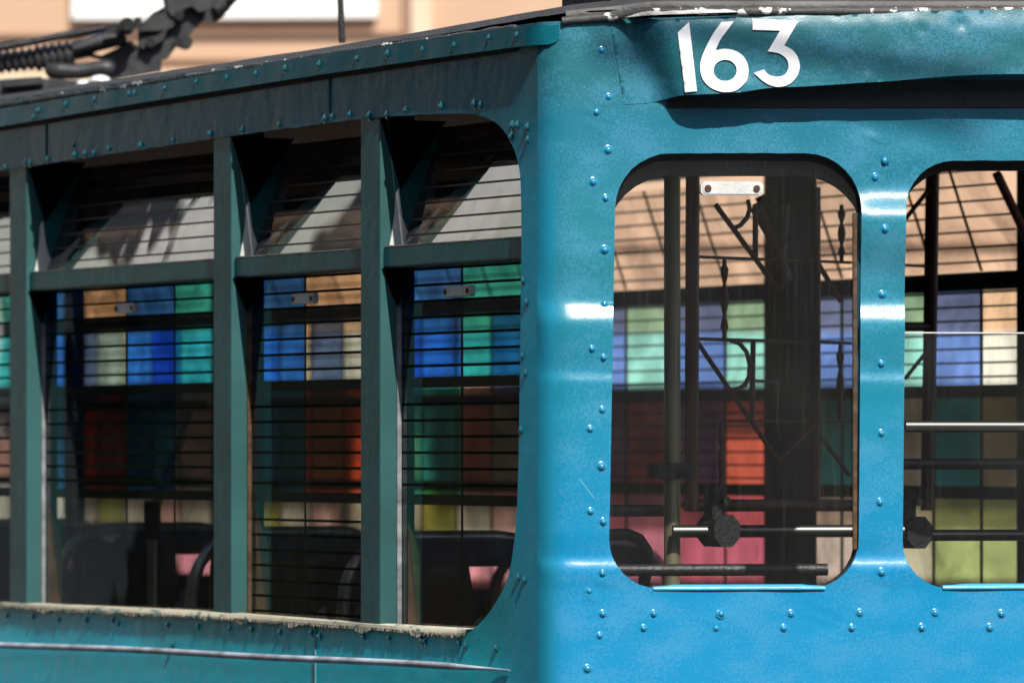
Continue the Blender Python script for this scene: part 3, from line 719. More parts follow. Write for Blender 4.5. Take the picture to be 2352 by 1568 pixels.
# --- frayed cream edge under the side windows
random.seed(3)
e0 = densify(sorted([(LT-a, b) for a, b in op_bot+rnd[-2:]])[0:], .006)
e0 = [p for p in e0 if p[0] < 3.6]
e0 = sorted(set(e0))
lo_ = []
for t, z in e0:
    tear = max(0, noise.noise(Vector((t*11, 0, 7))))*.014*(1 if t > .35 else .3) + .002*random.random()
    lo_.append((t, z-.004-tear))
k = len(e0)
mb = MB()
zt0 = lambda t, z: z
mb.add([(-.0035, t, z+.006) for t, z in e0]+[(-.0055, t, z) for t, z in e0]+[(-.003-.004*random.random(), t, z) for t, z in lo_]+[(.02, t, z+.008) for t, z in e0],
       [(i,i+1,i+1+k,i+k) for i in range(k-1)]+[(i+k,i+1+k,i+1+2*k,i+2*k) for i in range(k-1)]+[(i,i+1,i+1+3*k,i+3*k) for i in range(k-1)])
mb.build('frayed_edge', M['sillchip'], tram)
# --- pale rubbing strip low on the side
pts = [Vector((-.020, *onx(-.02, px, py))) for px, py in catmull([(-900,1450),(-300,1466),(0,1481),(300,1491),(600,1508),(900,1521),(1060,1531),(1150,1539)], 5, False)]
pts = [Vector((p.x+.018*sms(-p.y, -.36, -.18), p.y, p.z)) for p in pts]
mb = MB(); mb.tube(pts, [.0068 if p.y > .4 else .0068*max(.2, (p.y-.13)/.27) for p in pts], 12); mb.build('rubbing_strip', M['moulding'], tram)
# --- sheet seam lines
seam = mat('seam shadow gap', (.01,.03,.035), .7); seaml = mat('pale seam edge', (.10,.20,.22), .5)
for pxa, pya, pyb, mm in ((757,178,268,seam), (724,1437,1620,seaml), (106,285,365,seam)):
    ta, za = onx(-.001, pxa, pya); tb2, zb2 = onx(-.001, pxa, pyb)
    mb = MB(); mb.box(-.0022, .001, ta-.0012, ta+.0018, za, zb2); mb.build('sheet_seam', mm, tram)

# --- rivets
bm = bmesh.new()
prof = [(0,.0052),(.0022,.0050),(.0042,.0040),(.0056,.0024),(.0064,.0010),(.0082,.0004),(.0102,-.0004)]
rv = MB(); n_ = 14; vs = [(0,0,prof[0][1])]
for r_, h_ in prof[1:]: vs += [(r_*math.cos(2*math.pi*k/n_), r_*math.sin(2*math.pi*k/n_), h_) for k in range(n_)]
fs = [(0, 1+k, 1+(k+1)%n_) for k in range(n_)]
for j in range(len(prof)-2): fs += [(1+j*n_+k, 1+(j+1)*n_+k, 1+(j+1)*n_+(k+1)%n_, 1+j*n_+(k+1)%n_) for k in range(n_)]
rm = {}
for key in ('end', 'side', 'head'):
    me = bpy.data.meshes.new('rivet'); me.from_pydata(vs, [], fs); me.materials.append(M[key])
    for p in me.polygons: p.use_smooth = True
    rm[key] = me
# rivet paint uses the same wrap material but in local space the height is ~0; give it plain paints instead
rm['end'].materials[0] = mat('blue rivet paint', (.016,.21,.36), .22, coat=.4)
rm['side'].materials[0] = mat('teal rivet paint', (.008,.10,.13), .25, coat=.4)
rnd_ = random.Random(5)
def rivet(fn, a, b, key, parent, sc=1.0):
    p = Vector(fn(a, b, 0)); e = .004
    du = Vector(fn(a+e, b, 0))-Vector(fn(a-e, b, 0)); dz = Vector(fn(a, b+e, 0))-Vector(fn(a, b-e, 0))
    nrm = du.cross(dz).normalized()
    o = bpy.data.objects.new('rivet', rm[key]); C.objects.link(o); o.parent = parent
    o.location = p; q = nrm.to_track_quat('Z', 'Y'); o.rotation_mode = 'QUATERNION'; o.rotation_quaternion = q
    k = sc*rnd_.uniform(.85, 1.12); o.scale = (k*rnd_.uniform(.9,1.1), k, k*rnd_.uniform(.85,1.25))
    return o
cor = [(163,241),(100,255),(88,270),(229,230),(308,217),(321,215),(391,204),(463,190),(533,180),(600,171),(668,159),(746,149),(831,136),(903,125),(983,115),(1057,105),(1137,88),(1201,82)]
cs = bpy.data.objects['cornice_strip']
for p in cor: rivet(corn, *side_s(*p), 'side', cs, .9)
fas = [(13,384),(57,373),(69,374),(109,366),(170,333),(173,356),(196,353),(217,352),(250,342),(323,334),(398,323),(483,308),(557,298),(641,287),(746,273),(763,268),(804,263),(848,266),(888,263),(932,253),(1014,245),(1089,238),(1103,241),(1187,288),(1176,288),(1211,293),(1212,322),(1174,315),
 (17,1412),(76,1414),(135,1421),(199,1422),(260,1423),(271,1430),(385,1434),(456,1437),(528,1442),(578,1444),(643,1451),(716,1452),(734,1461),(398,1479),(837,1462),(894,1465),(969,1471),(977,1472),(1055,1476),(1070,1482),(1139,1489),(1202,646),(1210,695),(1200,818),(1208,857),(1197,988),(1191,1326),(1205,1332)]
for p in fas: rivet(skin, *side_s(*p), 'side', side_panel, 1.0)
en = [(1382,116),(1398,223),(1369,258),(1397,345),(1362,418),(1391,456),(1389,574),(1389,697),(1359,801),(1386,821),(1383,941),(1355,985),(1381,1071),(1356,1174),(1385,1198),(1383,1316),(1353,1356),(1384,1409),(1377,1459),(1349,1535),(1501,1409),(1478,1442),(1656,1409),(1645,1442),(1817,1409),(1800,1442),(1975,1407),(1956,1442),(2148,1407),(2117,1441),(2300,1409),(2273,1441),(2010,407),(2031,370),(2031,527),(2027,676),(2024,835),(2024,995),(2021,1153),(2025,1314)]
for p in en: rivet(skin, *end_s(*p), 'end', end_panel, .95)
# small rivets on the posts' return faces
for px, py in ((870,860),(872,700),(923,860)):
    pass

ENDF = True
# --- end windows: glass, channels, sills
def end_glass(loop, name, m, tdep, z_cut=None):
    P = [(LT+(a-QA), b) for a, b in loop]
    cx = sum(p[0] for p in P)/len(P); cz_ = sum(p[1] for p in P)/len(P)
    if z_cut is not None: P = [(a, min(b, z_cut)) for a, b in P]
    mb = MB(); mb.add([(a, tdep, b) for a, b in P], [tuple(range(len(P)))]); return mb.build(name, m, tram)
g1 = end_glass(w1, 'end_window', M['glass_end'], .0135)
zc2 = onend(2200, 765, .04)[1]
g2 = end_glass(w2, 'end_window', M['glass_end'], .0135, zc2)
g3 = end_glass(w3, 'end_window', M['glass_end'], .0135, zc2)
mb = MB(); mb.box(onend(2070,765,.04)[0], onend(2655,765,.04)[0], .011, .016, zc2-.001, zc2+.0015); mb.build('glass_edge', M['alu'], g2)
for wl in (w1, w2, w3):                               # inner rubber/black frame ring with wider opening corners
    P = [(LT+(a-QA), b) for a, b in wl]; k = len(P)
    cx = sum(p[0] for p in P)/k; cz_ = sum(p[1] for p in P)/k
    hw = max(abs(p[0]-cx) for p in P)-.004; hh = max(abs(p[1]-cz_) for p in P)-.004
    Q = []
    for a, b in P:
        Q.append((cx+(a-cx)*1.12, cz_+(b-cz_)*1.10))
    mb = MB(); mb.add([(a,.0125,b) for a,b in P]+[(a,.0125,b) for a,b in Q]+[(a,.045,b) for a,b in P]+[(a,.045,b) for a,b in Q], [(i,(i+1)%k,(i+1)%k+k,i+k) for i in range(k)]+[(i+2*k,(i+1)%k+2*k,(i+1)%k+3*k,i+3*k) for i in range(k)]+[(i,(i+1)%k,(i+1)%k+2*k,i+2*k) for i in range(k)])
    mb.build('end_window_surround', M['inner'], tram)
for px, ya, yb in ((1957, 490, 1262),):
    u, za = onend(px, ya, .032); _, zb2 = onend(px, yb, .032)
    mb = MB(); mb.box(u-.004, u+.004, .004, .0125, zb2, za, bev=.0015); mb.build('window_channel', M['bronze'], tram)
    ub, _ = onend(1977.5, ya); uc, _ = onend(1972.5, yb); mb = MB(); mb.add([(ub-.0005,.0005,za),(u+.0045,.0122,za),(u+.0045,.0122,zb2),(uc-.0005,.0005,zb2),(ub-.001,.013,za),(uc-.001,.013,zb2)], [(0,1,2,3),(0,1,4),(3,2,5)]); mb.build('window_trim', M['end'], tram)
for px0, px1 in ((1500,1895),(2165,2560),(2850,3200)):
    pts = []
    ua, _ = onend(px0, 1345); ub, _ = onend(px1, 1345)
    mb = MB(); z = onend(1700, 1349)[1]; n_s = 24
    vs = []; 
    for i in range(n_s+1):
        u = ua+(ub-ua)*i/n_s; e = .003*math.sin(u*37)+.0016*noise.noise(Vector((u*30,0,0)))
        f_ = min(1, i/3, (n_s-i)/3)
        z_ = onend(1700, 1350)[1]
        vs += [(u, -.0035+e*.2, z_-.003), (u, -.005+e*.2, z_+.001), (u, .004, z_+.004+.002*f_), (u, .0132, z_+.006*f_+.001)]
    mb.add(vs, [(i*4+j, i*4+j+1, i*4+4+j+1, i*4+4+j) for i in range(n_s) for j in range(3)], 0, True)
    mb.build('end_window_sill', M['sill'], tram)
u, z = onend(1681, 433, .005)
grip('grip_plate', u, z, .118, .0255, g1, lambda a, b, d: (a, .0135+d, b), 'alu_end')

ENDF = False
# --- dark lining: ceiling, floor, far side, back wall, inner dado
fl_ = [(.05,.08),(WID-.05,.08-td*(WID-.05)),(WID-.05,LEN-.05),(.05,LEN-.05)]
mb = MB(); mb.prism(fl_, lambda a,b,d: (a,b,d), CZ+.70, CZ+.72); mb.build('ceiling', M['inner'], tram)
mb = MB(); mb.prism(fl_, lambda a,b,d: (a,b,d), CZ-1.30, CZ-1.25); mb.build('floor', M['inner'], tram)
mb = MB(); mb.box(.02, WID-.02, LEN-.04, LEN-.01, CZ-1.3, CZ+.78); mb.build('back_wall', M['post'], tram)
mb = MB(); mb.box(.035, .055, .09, LEN-.05, CZ-1.25, zbw-.012); mb.box(.035,.055,.09,LEN-.05, CZ+.655, CZ+.70); mb.build('side_lining', M['inner'], tram)
ENDF = True
def lin(px0, px1, yt, yb, rt, rb):
    P = []
    for (cx, cy, a0, r_) in ((px0+rt, yt+rt, 180, rt), (px1-rt, yt+rt, 270, rt), (px1-rb, yb-rb, 0, rb), (px0+rb, yb-rb, 90, rb)):
        for k in range(9): a_ = R(a0+90*k/8); P.append(onend(cx+r_*math.cos(a_), cy+r_*math.sin(a_), .05))
    return P
panel('end_lining', [(.07, CZ-1.25), (WE-.05, CZ-1.25), (WE-.05, CZ+.70), (.07, CZ+.70)], [lin(1392,1990,404,1372,150,110), lin(2062,2660,392,1372,130,110), lin(2750,3420,398,1372,130,110)], .06, .06, lambda a,b,d: (a, .05+d, b), M['inner'], tram, rim=.02)
ENDF = False
# far side wall
FX = WID
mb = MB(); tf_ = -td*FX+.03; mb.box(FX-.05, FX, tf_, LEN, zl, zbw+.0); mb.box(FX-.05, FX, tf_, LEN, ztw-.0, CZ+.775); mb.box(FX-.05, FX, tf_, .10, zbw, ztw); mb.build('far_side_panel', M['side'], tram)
for i, (t0, t1) in enumerate(tp):
    ex = 0
    mb = MB(); mb.box(FX-.09 if i < 3 else FX-.05, FX-.003, t0-ex, t1+ex, zbw, ztw, bev=.004); mb.build('window_post', M['inner'], tram)

# --- seats
def seat_parts():
    x0, x1 = .0, .47
    mb = MB()
    # moulded back, slightly dished
    n1, n2 = 10, 6; vs = []
    for j in range(n2+1):
        for i in range(n1+1):
            a = i/n1; b = j/n2; cx_ = .05+a*.37
            rr = .03*(1-b)*0
            wd = 1 if 0 < j < n2 else 1
            z = .03+b*.40; y = .03*math.sin(math.pi*a)*1.0-.05*b
            ins = .03*(b**4); cx2 = .03+a*(.25-ins)
            vs.append((cx2, y, z))
    m_ = len(vs); vs += [(x, y+.018, z) for x, y, z in vs]
    fs = []
    for j in range(n2):
        for i in range(n1):
            q = j*(n1+1)+i; fs += [(q,q+1,q+n1+2,q+n1+1), (q+m_+n1+1,q+m_+n1+2,q+m_+1,q+m_)]
    for j in range(n2):
        q = j*(n1+1); fs.append((q, q+n1+1, q+n1+1+m_, q+m_)); q += n1; fs.append((q+n1+1, q, q+m_, q+n1+1+m_))
    for i in range(n1):
        q = n2*(n1+1)+i; fs.append((q,q+1,q+1+m_,q+m_)); fs.append((i+1,i,i+m_,i+1+m_))
    mb.add(vs, fs, 0, True)
    back = mb
    cu = MB(); cu.box(.04, .43, -.42, .0, -.04, .0, bev=.018)
    fr = MB()
    def loop(yo):
        P = [(x0, yo, -.75), (x0, yo, .25)] + [(x0+.13-.13*math.cos(R(a)), yo-.02, .33+.13*math.sin(R(a))) for a in range(0, 91, 15)] + [(x1-.13+.13*math.sin(R(a)), yo-.02, .33+.13*math.cos(R(a))) for a in range(0, 91, 15)] + [(x1, yo, .25), (x1, yo, -.75)]
        return P
    fr.tube(loop(.02), .0135, 12)
    arm = MB(); arm.prism([(-.02,.30),(-.03,.22),(-.08,.15),(-.14,.14),(-.2,.10),(-.19,.06),(-.12,.09),(-.05,.10),(.0,.18),(.01,.28)], lambda a,b,d: (.29-a*.9, .0+d, b), 0, .006)
    pad = MB(); pad.box(.13, .40, -.045, -.01, .40, .455, bev=.015)
    bolt = MB(); bolt.tube([(.24,.02,.27),(.24,-.02,.27)], .012, 12)
    return back, cu, fr, arm, pad, bolt
B_, CU_, FR_, AR_, PD_, BO_ = seat_parts()
proto = B_.build('seat', M['seat'], tram); zseat = CZ-.70+.06
CU_.build('seat_cushion', M['seat'], proto); FR_.build('seat_frame', M['chrome'], proto); AR_.build('armrest_bracket', M['alu'], proto); PD_.build('head_pad', M['cover'], proto); BO_.build('bolt', M['chrome'], proto)
kids = list(proto.children)
spots = []
for k in range(8):
    spots.append((.13, 1.28+.84*k)); (spots.append((1.36, 3.3+1.4*k)) if k < 4 else None)
for i, (x, t) in enumerate(spots):
    if i == 0: s_ = proto
    else:
        s_ = proto.copy(); C.objects.link(s_); s_.parent = tram
        for ch in kids: c = ch.copy(); C.objects.link(c); c.parent = s_
    s_.location = (x, t, zseat-(.05 if x > 1 else 0)); s_['group'] = 'tram seats'

# --- poles, rails, clamps
def pole_px(pts, Y, r, name, m, n=14):
    mb = MB(); mb.tube([T(px, py, Y) for px, py in pts], r, n); return mb.build(name, m, tram)
M['rail'] = mat('dull steel rail', (.10,.10,.095), .38, metal=1)
M['pole'] = mat('dark chrome pole', (.30,.28,.18), .35, metal=.7)
pole_px([(1544,300),(1544,1900)], 12.75, .0165, 'grab_pole', M['pole'])
mb = MB(); a = T(1492,1064,12.72); b = T(1592,1098,12.72)
cc_ = T(1541,1080,12.75)
mb.box(cc_.x-.042, cc_.x+.040, cc_.y-.02, cc_.y+.02, b.z, a.z, bev=.003); mb.tube([T(1541,1062,12.75), T(1541,1100,12.75)], .024, 16)
mb.tube([T(1585,1082,12.69), T(1585,1082,12.74)], .007, 8); mb.build('pole_clamp', M['black'], tram)
ENDF = True
# horizontal rails across the end (parallel to the end windows)
def rail_t(t, pxa, pxb, py, r, name, m):
    ua, z = onend(pxa, py, t); ub, _ = onend(pxb, py, t); za = onend((pxa+pxb)/2, py, t)[1]
    mb = MB(); mb.tube([(ua, t, za), (ub, t, za)], r, 14); return mb.build(name, m, tram)
rail_t(.66, 1545, 2075, 1219, .0125, 'hand_rail', M['rail']); rail_t(.72, 2075, 2800, 1228, .0115, 'hand_rail', M['rail'])
rail_t(.10, 2079, 2640, 979, .0115, 'hand_rail', M['rail'])
rail_t(.75, 1380, 1545, 1172, .012, 'hand_rail', M['black'])
rail_t(.60, 2060, 2800, 1065, .011, 'hand_rail', M['black'])
rail_t(.62, 1380, 1900, 1308, .012, 'hand_rail', M['black'])
ENDF = False
pole_px([(1395,1228),(1440,1226),(1468,1238),(1484,1262),(1490,1290),(1480,1330),(1480,1500)], 13.0, .0125, 'hand_rail', M['black'])
for px, py in ((1655,1218),(2097,1222)):
    mb = MB(); c = T(px, py, 12.72+(px-1655)*.0003); 
    P = [(c.x+.030*math.cos(R(22.5+45*k))*1.0, c.z+.034*math.sin(R(22.5+45*k))) for k in range(8)]
    mb.prism(P, lambda a,b,d: (a, c.y+d, b), -.03, .05)
    mb.box(c.x-.022, c.x+.002, c.y-.012, c.y+.03, c.z+.02, c.z+.085, bev=.003); mb.build('rail_joint', M['black'], tram)
    b2_ = MB(); b2_.tube([(c.x, c.y-.03, c.z+.060), (c.x, c.y-.014, c.z+.060)], .0075, 8); b2_.build('bolt', mat('dull brass nut', (.12,.11,.06), .5, metal=.5), tram)

# --- ornamental iron screen inside the front of the deck
dS = Vector((.566, .824, 0)); Ys = 13.0; xs0 = (1590-CX)/F*Ys
def scr(px, py, off=0.0):
    q = px-CX; s_ = (q*Ys-F*xs0)/(F*dS.x-q*dS.y); Y = Ys+dS.y*s_+off
    return T(px, py, Y)
ir = MB()
def irod(p, r, n=8): ir.tube([scr(*q) for q in p], r, n)
def flat(pa, pb, w_):                              # flat bar between two photo points
    ir.tube([scr(*pa), scr(*pb)], w_, 4)
flat((1591,400),(1588,1170),.0155); flat((2142,395),(2130,1172),.0165)
flat((1575,1160),(1955,1160),.0125); flat((1955,1160),(2075,1160),.0125)
irod([(1600,590),(1955,603)],.0032); irod([(1600,778),(1955,788)],.0036); irod([(1592,966),(1955,968)],.0032)
irod([(2078,609),(2140,612)],.0032); flat((2070,750),(2140,750),.010)
flat((1645,472),(1792,672),.0075); flat((1735,470),(1735,600),.0065); flat((1780,560),(1735,480),.014)
flat((1740,470),(1800,620),.013)
irod([(1718,460),(1722,480),(1716,500),(1700,518),(1690,522)],.005)
flat((1602,786),(1790,1062),.0068); irod([(1680,782),(1700,790),(1715,808),(1722,838),(1720,866),(1710,884),(1692,893),(1680,895)],.0048)
flat((1730,782),(1727,960),.0062); flat((1787,1060),(1870,975),.0055); flat((1866,975),(1950,1090),.0068)
flat((1787,672),(1800,640),.0075); flat((1876,600),(1930,690),.0075); irod([(1735,874),(1790,876)],.003)
flat((2142,425),(2082,500),.0065); flat((2138,795),(2080,868),.0058)
flat((1873,430),(1873,1160),.012)
flat((2290,400),(2365,560),.0130)
def twist(px, y0, y1):
    n = 22; pts = []; rs = []
    for i in range(n+1):
        y = y0+(y1-y0)*i/n; pts.append(scr(px, y)); k = i/n
        rs.append(.0032+.0062*abs(math.sin(math.pi*k*2.6+.5))*(1 if .12 < k < .88 else .35))
    ir.tube(pts, rs, 4)
for px, y0, y1 in ((1664,592,778),(1657,966,1150),(1933,470,600),(1930,790,968)): twist(px, y0, y1)
ir.build('iron_screen', M['iron'], tram)
# roof brackets and the dark column seen through the first end window
mb = MB(); c0 = onx(WID-.10, 1790, 800)[0]; c1 = onx(WID-.10, 1872, 800)[0]
mb.box(WID-.30, WID-.10, c1+.02, c0-.02, CZ-1.25, CZ+.70, bev=.01) if False else None
cc1 = T(1830, 800, 14.6)
mb.box(cc1.x-.038, cc1.x+.038, cc1.y-.03, cc1.y+.03, CZ-1.25, CZ+.70, bev=.006)
for (a_, b_) in (((1745,450),(1800,560)),((1800,470),(1790,600))): mb.tube([T(*a_, 14.5), T(*b_, 14.5)], .014, 6)
mb.tube([T(1780,590,14.4), T(1800,650,14.4)], .022, 6)
mb.build('dark_column', M['black'], tram)
# slanting grab pole among the seats
pole_px([(438,940),(415,1010),(372,1120),(350,1190),(349,1300),(349,1700)], 14.6, .011, 'grab_pole', M['chrome'])
pole_px([(350,1150),(350,1238)], 14.6, .019, 'pole_sleeve', M['rubber'])

# --- trolley base and gear on the roof
YT = 16.2
def tg(name, m, parent=tram): return name, m, parent
base = MB(); a = T(-60, 240, YT); b = T(330, 178, YT)
def poly(P, Y, d0, d1, mb): mb.prism([(px, py) for px, py in P], lambda a,b,d: T(a, b, Y+d), d0, d1)
poly([(-60,185),(30,182),(60,178),(200,186),(330,200),(330,250),(-60,260)], YT, -.12, .12, base); poly([(8,182),(96,176),(100,192),(8,200)], YT, -.16, -.12, base)
base.build('trolley_base', M['grease'], tram)
arm = MB()
poly([(350,30),(383,13),(380,-10),(560,-90),(600,-60),(545,2),(533,14),(513,38),(490,52),(478,36),(440,76),(403,110),(387,133),(372,138),(370,165),(253,186),(263,168),(300,128),(318,100),(315,60),(337,43)], YT, -.05, .05, arm)
poly([(383,-12),(436,-16),(452,6),(470,10),(474,24),(458,28),(440,14),(424,20),(410,34),(394,38),(384,22)], YT, -.085, -.05, arm)
poly([(404,108),(432,78),(441,96),(430,114),(415,112)], YT, -.04, .03, arm)
poly([(372,-8),(440,-14),(450,10),(410,40),(402,60),(380,70),(320,72),(322,58),(360,45),(378,24)], YT, -.075, -.05, arm)
poly([(322,92),(360,82),(384,66),(376,92),(350,106),(330,112),(320,108)], YT, -.078, -.05, arm)
arm.tube([T(478,38,YT-.06), T(478,38,YT+.06)], .016, 14); arm.tube([T(425,98,YT-.07), T(425,98,YT+.06)], .019, 14)
arm.tube([T(500,12,YT-.07), T(535,-10,YT-.07)], .013, 10); arm.tube([T(495,22,YT-.065), T(520,8,YT-.065)], .019, 8)
arm.build('trolley_arm', M['grease'], tram)
cap = MB()
for px, py in ((412,36),(346,98),(409,97)): cap.tube([T(px,py,YT-.09), T(px,py,YT-.05)], .012, 12)
cap.build('bolt', M['black'], tram)
spr = MB(); P = []; rs = []
n = 150
for i in range(n+1):
    px = -260+(170+260)*i/n; P.append(T(px, 143-(px+0)*.10, YT-.05)); rs.append(.026+.0045*math.sin(i*1.05)+(.004 if i > 118 else 0))
spr.tube(P, rs, 16); spr.build('tension_spring', M['grease'], tram)
rod = MB(); rod.tube([T(-260,150,YT-.10), T(0,110,YT-.10), T(130,85,YT-.10), T(245,64,YT-.10)], .0105, 10)
poly([(243,58),(278,52),(300,58),(300,74),(262,80),(243,72)], YT-.10, -.02, .02, rod); rod.tube([T(292,60,YT-.14), T(292,60,YT-.05)], .022, 16); rod.tube([T(316,40,YT-.1), T(318,62,YT-.1)], .009, 8)
rod.tube([T(292,60,YT-.155), T(292,60,YT-.14)], .012, 10)
rod.build('trolley_rod', M['black'], tram)
hub = MB(); P = [T(x, y, YT-.09) for x, y in ((104,166),(112,163),(140,163),(180,165),(210,160),(236,158),(252,160),(262,164))]
hub.tube(P, [.008,.019,.021,.019,.020,.023,.025,.016], 16)
hub.tube([T(170,118,YT-.03), T(225,98,YT-.03), T(290,85,YT-.03)], [.02,.022,.02], 12)
poly([(160,108),(232,128),(300,96),(320,110),(300,150),(262,180),(240,160),(250,140),(205,132),(165,138)], YT, -.03, .03, hub)
poly([(240,140),(258,138),(258,182),(238,184),(228,160)], YT-.05, -.03, .03, hub)
hub.build('pivot_housing', M['grease'], tram)
dm = MB()
for px, py, r_ in ((230,186,.026),(190,193,.016)):
    c = T(px, py, YT-.25); n1 = 14
    vs = [(c.x, c.y, c.z+r_*.55)]; rows = 5
    for j in range(1, rows+1):
        ph = j/rows*math.pi/2; vs += [(c.x+r_*math.sin(ph)*math.cos(2*math.pi*k/n1), c.y+r_*math.sin(ph)*math.sin(2*math.pi*k/n1), c.z+r_*.55*math.cos(ph)) for k in range(n1)]
    fs = [(0, 1+k, 1+(k+1)%n1) for k in range(n1)] + [(1+j*n1+k, 1+(j+1)*n1+k, 1+(j+1)*n1+(k+1)%n1, 1+j*n1+(k+1)%n1) for j in range(rows-1) for k in range(n1)]
    dm.add(vs, fs, 0, True)
dm.build('insulator_cap', mat('white porcelain', (.8,.8,.82), .25, coat=.5), tram)
# rope hanging down to the roof
rp = MB(); P = [T(778+8*(i/80)**1.2, -120+i*2.75, 14.6) for i in range(81)]
rp.tube(P, [.0068+.0008*math.sin(i*2.2)+.0008*(i/80) for i in range(81)], 10); rp.build('trolley_rope', M['rubber'], tram)

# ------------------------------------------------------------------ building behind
def faceblock(o, x0, x1, z0, z1, d0, d1, name, m, parent):
    mb = MB(); mb.box(x0, x1, d0, d1, z0, z1); return mb.build(name, m, parent)
YB = 31.0
bb = empty('tan_building', (0, YB, 0), R(-5))
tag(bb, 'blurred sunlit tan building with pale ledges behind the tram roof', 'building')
kz = YB/F
ZB = lambda y: CZ+(HY-y)*kz
M['tan'] = mat('tan render', (.53,.345,.225), .85, bump=.1, var=.06, vscale=1.5)
M['tanl'] = mat('pale tan render', (.66,.52,.36), .85, var=.06)
M['cream'] = mat('cream ledge', (.85,.84,.76), .7, var=.08)
M['brown'] = mat('brown joint', (.33,.20,.13), .85)
M['glz'] = mat('grey brown glazing', (.30,.26,.22), .3, var=.4, vscale=1.2)
faceblock(bb, -14, 14, ZB(765), ZB(-900), 0, 6, 'wall', M['tan'], bb)
faceblock(bb, -14, 14, ZB(885), ZB(768), -.25, 6, 'ledge', M['cream'], bb)
faceblock(bb, -14, 14, ZB(1215), ZB(888), .3, 6, 'window_band', M['glz'], bb)
faceblock(bb, -14, 14, ZB(1330), ZB(1218), 0, 6, 'wall', M['cream'], bb)
faceblock(bb, -14, 14, 0, ZB(1333), .1, 6, 'lower_wall', M['tan'], bb)
for k in range(16):
    x = -13+k*1.75; faceblock(bb, x, x+.35, ZB(1214), ZB(889), -.02, .3, 'mullion', M['tanl'] if k % 3 else M['cream'], bb)
for y, h in ((72,7),(132,5),(330,6),(560,8)): faceblock(bb, -14, 14, ZB(y+h), ZB(y), -.03, -.004, 'joint', M['brown'], bb)
faceblock(bb, -14, 14, ZB(205), ZB(160), -.04, -.004, 'band', M['tanl'], bb)
faceblock(bb, -2.10, -.64, ZB(40), ZB(-120), -.06, -.01, 'sign_panel', mat('white panel', (.92,.9,.86), .6), bb)
for px in (975,):
    x = (px-CX)*kz; faceblock(bb, x-.06, x+.04, ZB(765), ZB(-400), -.05, -.004, 'pilaster', M['tanl'], bb)
    faceblock(bb, x-.10, x-.061, ZB(765), ZB(-400), -.03, -.004, 'downpipe', M['brown'], bb)

# ------------------------------------------------------------------ street wall on the left (seen in the side glass)
lb = empty('street_building', (X0, Y0, 0), ANG)
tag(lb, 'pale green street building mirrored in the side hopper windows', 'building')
gx = -9.0
M['pg'] = mat('pale green render', (.80,.86,.80), .8, var=.2, vscale=.8)
M['dkw'] = mat('dark window glass', (.02,.022,.025), .08, var=.2)
M['curt'] = mat('white curtain', (.72,.72,.70), .8, var=.1)
mb = MB(); mb.box(gx-6, gx, 17, 70, 0, 26); mb.build('wall', M['pg'], lb)
mb = MB(); mb.box(gx-6, gx+.2, -15, 16.9, 0, 9); mb.build('wall', mat('dark brown tiles', (.05,.04,.035), .6, var=.3, vscale=.7), lb)
mb = MB(); mb.box(gx-.1, gx+1.5, -15, 70, 0, 10.5); mb.build('arcade', mat('dark shop arcade', (.009,.009,.009), .6, var=.5, vscale=.6), lb)
rs = random.Random(11)
for k in range(7):
    y0 = -8+k*9.1; mb = MB(); mb.box(gx+1.5, gx+1.62, y0, y0+.5+.9*(k%3==0), 5.2, 10.5); mb.build('sheen_strip', M['curt'] if k%2 else M['pg'], lb)  # pale strips added, set high so the fascia reflects them as sheens
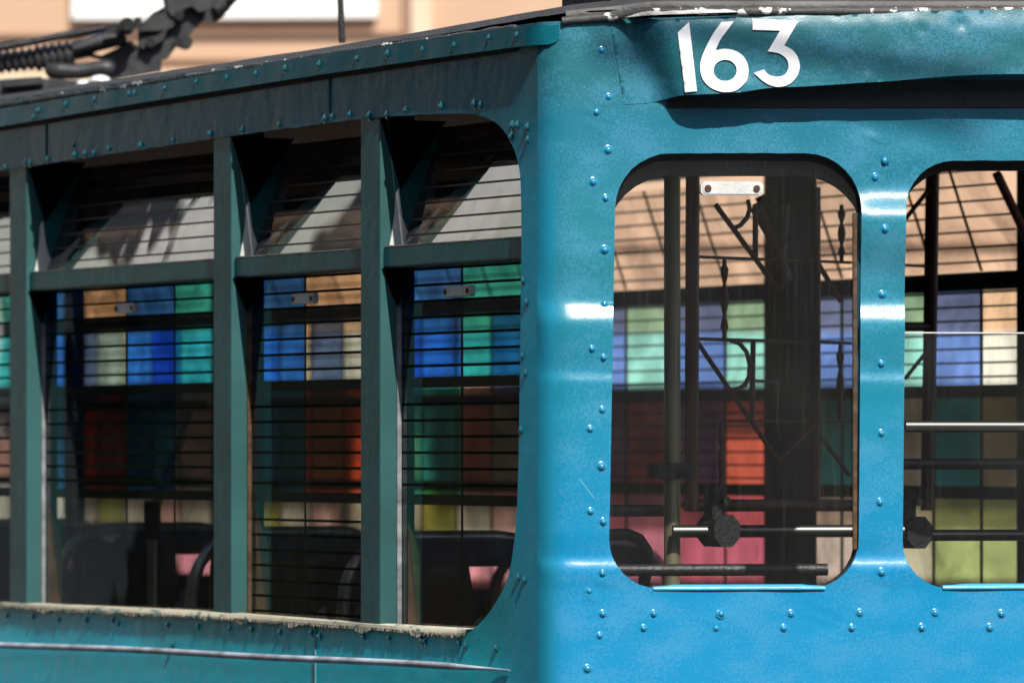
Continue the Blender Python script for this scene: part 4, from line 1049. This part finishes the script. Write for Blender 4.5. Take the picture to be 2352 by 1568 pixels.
for fl in range(8):
    for k in range(12, 34):
        y0 = -12+k*2.5; z0 = 1.0+fl*3.1
        mb = MB(); mb.box(gx-.0, gx+.03, y0, y0+1.7, z0, z0+1.9); wd_ = mb.build('window', M['dkw'], lb)
        if rs.random() < .45:
            mb = MB(); a_ = rs.uniform(0, .9); mb.box(gx+.031, gx+.036, y0+a_, y0+a_+rs.uniform(.3,.7), z0+.05, z0+1.85); mb.build('curtain', M['curt'], wd_)
    mb = MB(); mb.box(gx, gx+.35, 17, 70, 3.35+fl*3.1, 3.6+fl*3.1); mb.build('ledge', M['curt'], lb)
pb = empty('pale_reflector', (X0, Y0, 0), ANG)  # unseen block, added so the hopper panes reflect something bright
tag(pb, 'unseen cream block added to mirror pale in the open hopper panes', 'building')
mb = MB(); mb.box(-12.5, -4.6, 22.3, 32, 0, 26); mb.build('wall', mat('sunlit cream render', (.56,.60,.54), .8, var=.15, vscale=.7), pb)
rs = random.Random(4)
for fl in range(8):
    for k in range(7):
        x0 = -12.3+k*1.1; z0 = .9+fl*3.0
        mb = MB(); mb.box(x0, x0+.55+.2*rs.random(), 22.25, 22.3, z0, z0+2.2); wd_ = mb.build('window', M['dkw'], pb)
        if rs.random() < .5: mb = MB(); mb.box(x0, x0+.3, 22.22, 22.249, z0, z0+2.1); mb.build('curtain', M['curt'], wd_)
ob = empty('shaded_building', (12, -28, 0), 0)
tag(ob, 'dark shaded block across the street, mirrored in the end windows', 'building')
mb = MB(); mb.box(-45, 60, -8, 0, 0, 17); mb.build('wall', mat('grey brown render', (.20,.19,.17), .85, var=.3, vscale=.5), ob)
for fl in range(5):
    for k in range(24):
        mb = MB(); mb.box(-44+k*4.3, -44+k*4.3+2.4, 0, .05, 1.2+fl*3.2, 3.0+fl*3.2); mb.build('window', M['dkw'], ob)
# overhead wire whose soft shadow crosses the header
ow = MB()
hA = Vector(header(*end_s(1560,70), 0)); hB = Vector(header(*end_s(2160,172), 0))
Sl = Vector((S.x*ce+S.y*se, -S.x*se+S.y*ce, S.z))
dd = 6.0
pA, pB = hA+Sl*dd, hB+Sl*dd
dv = (pB-pA); ow.tube([pA-dv*.3, pA, pB, pB+dv*.1+Sl*.1, pB+dv*.14+Sl*1, pB+dv*.2+Sl*4], .017, 10)
o = ow.build('overhead_wire', M['black']); o.location = (X0,Y0,0); o.rotation_euler = (0,0,ANG-DE)
tag(o, 'black overhead wire above the tram, shadowing the number panel', 'wire')
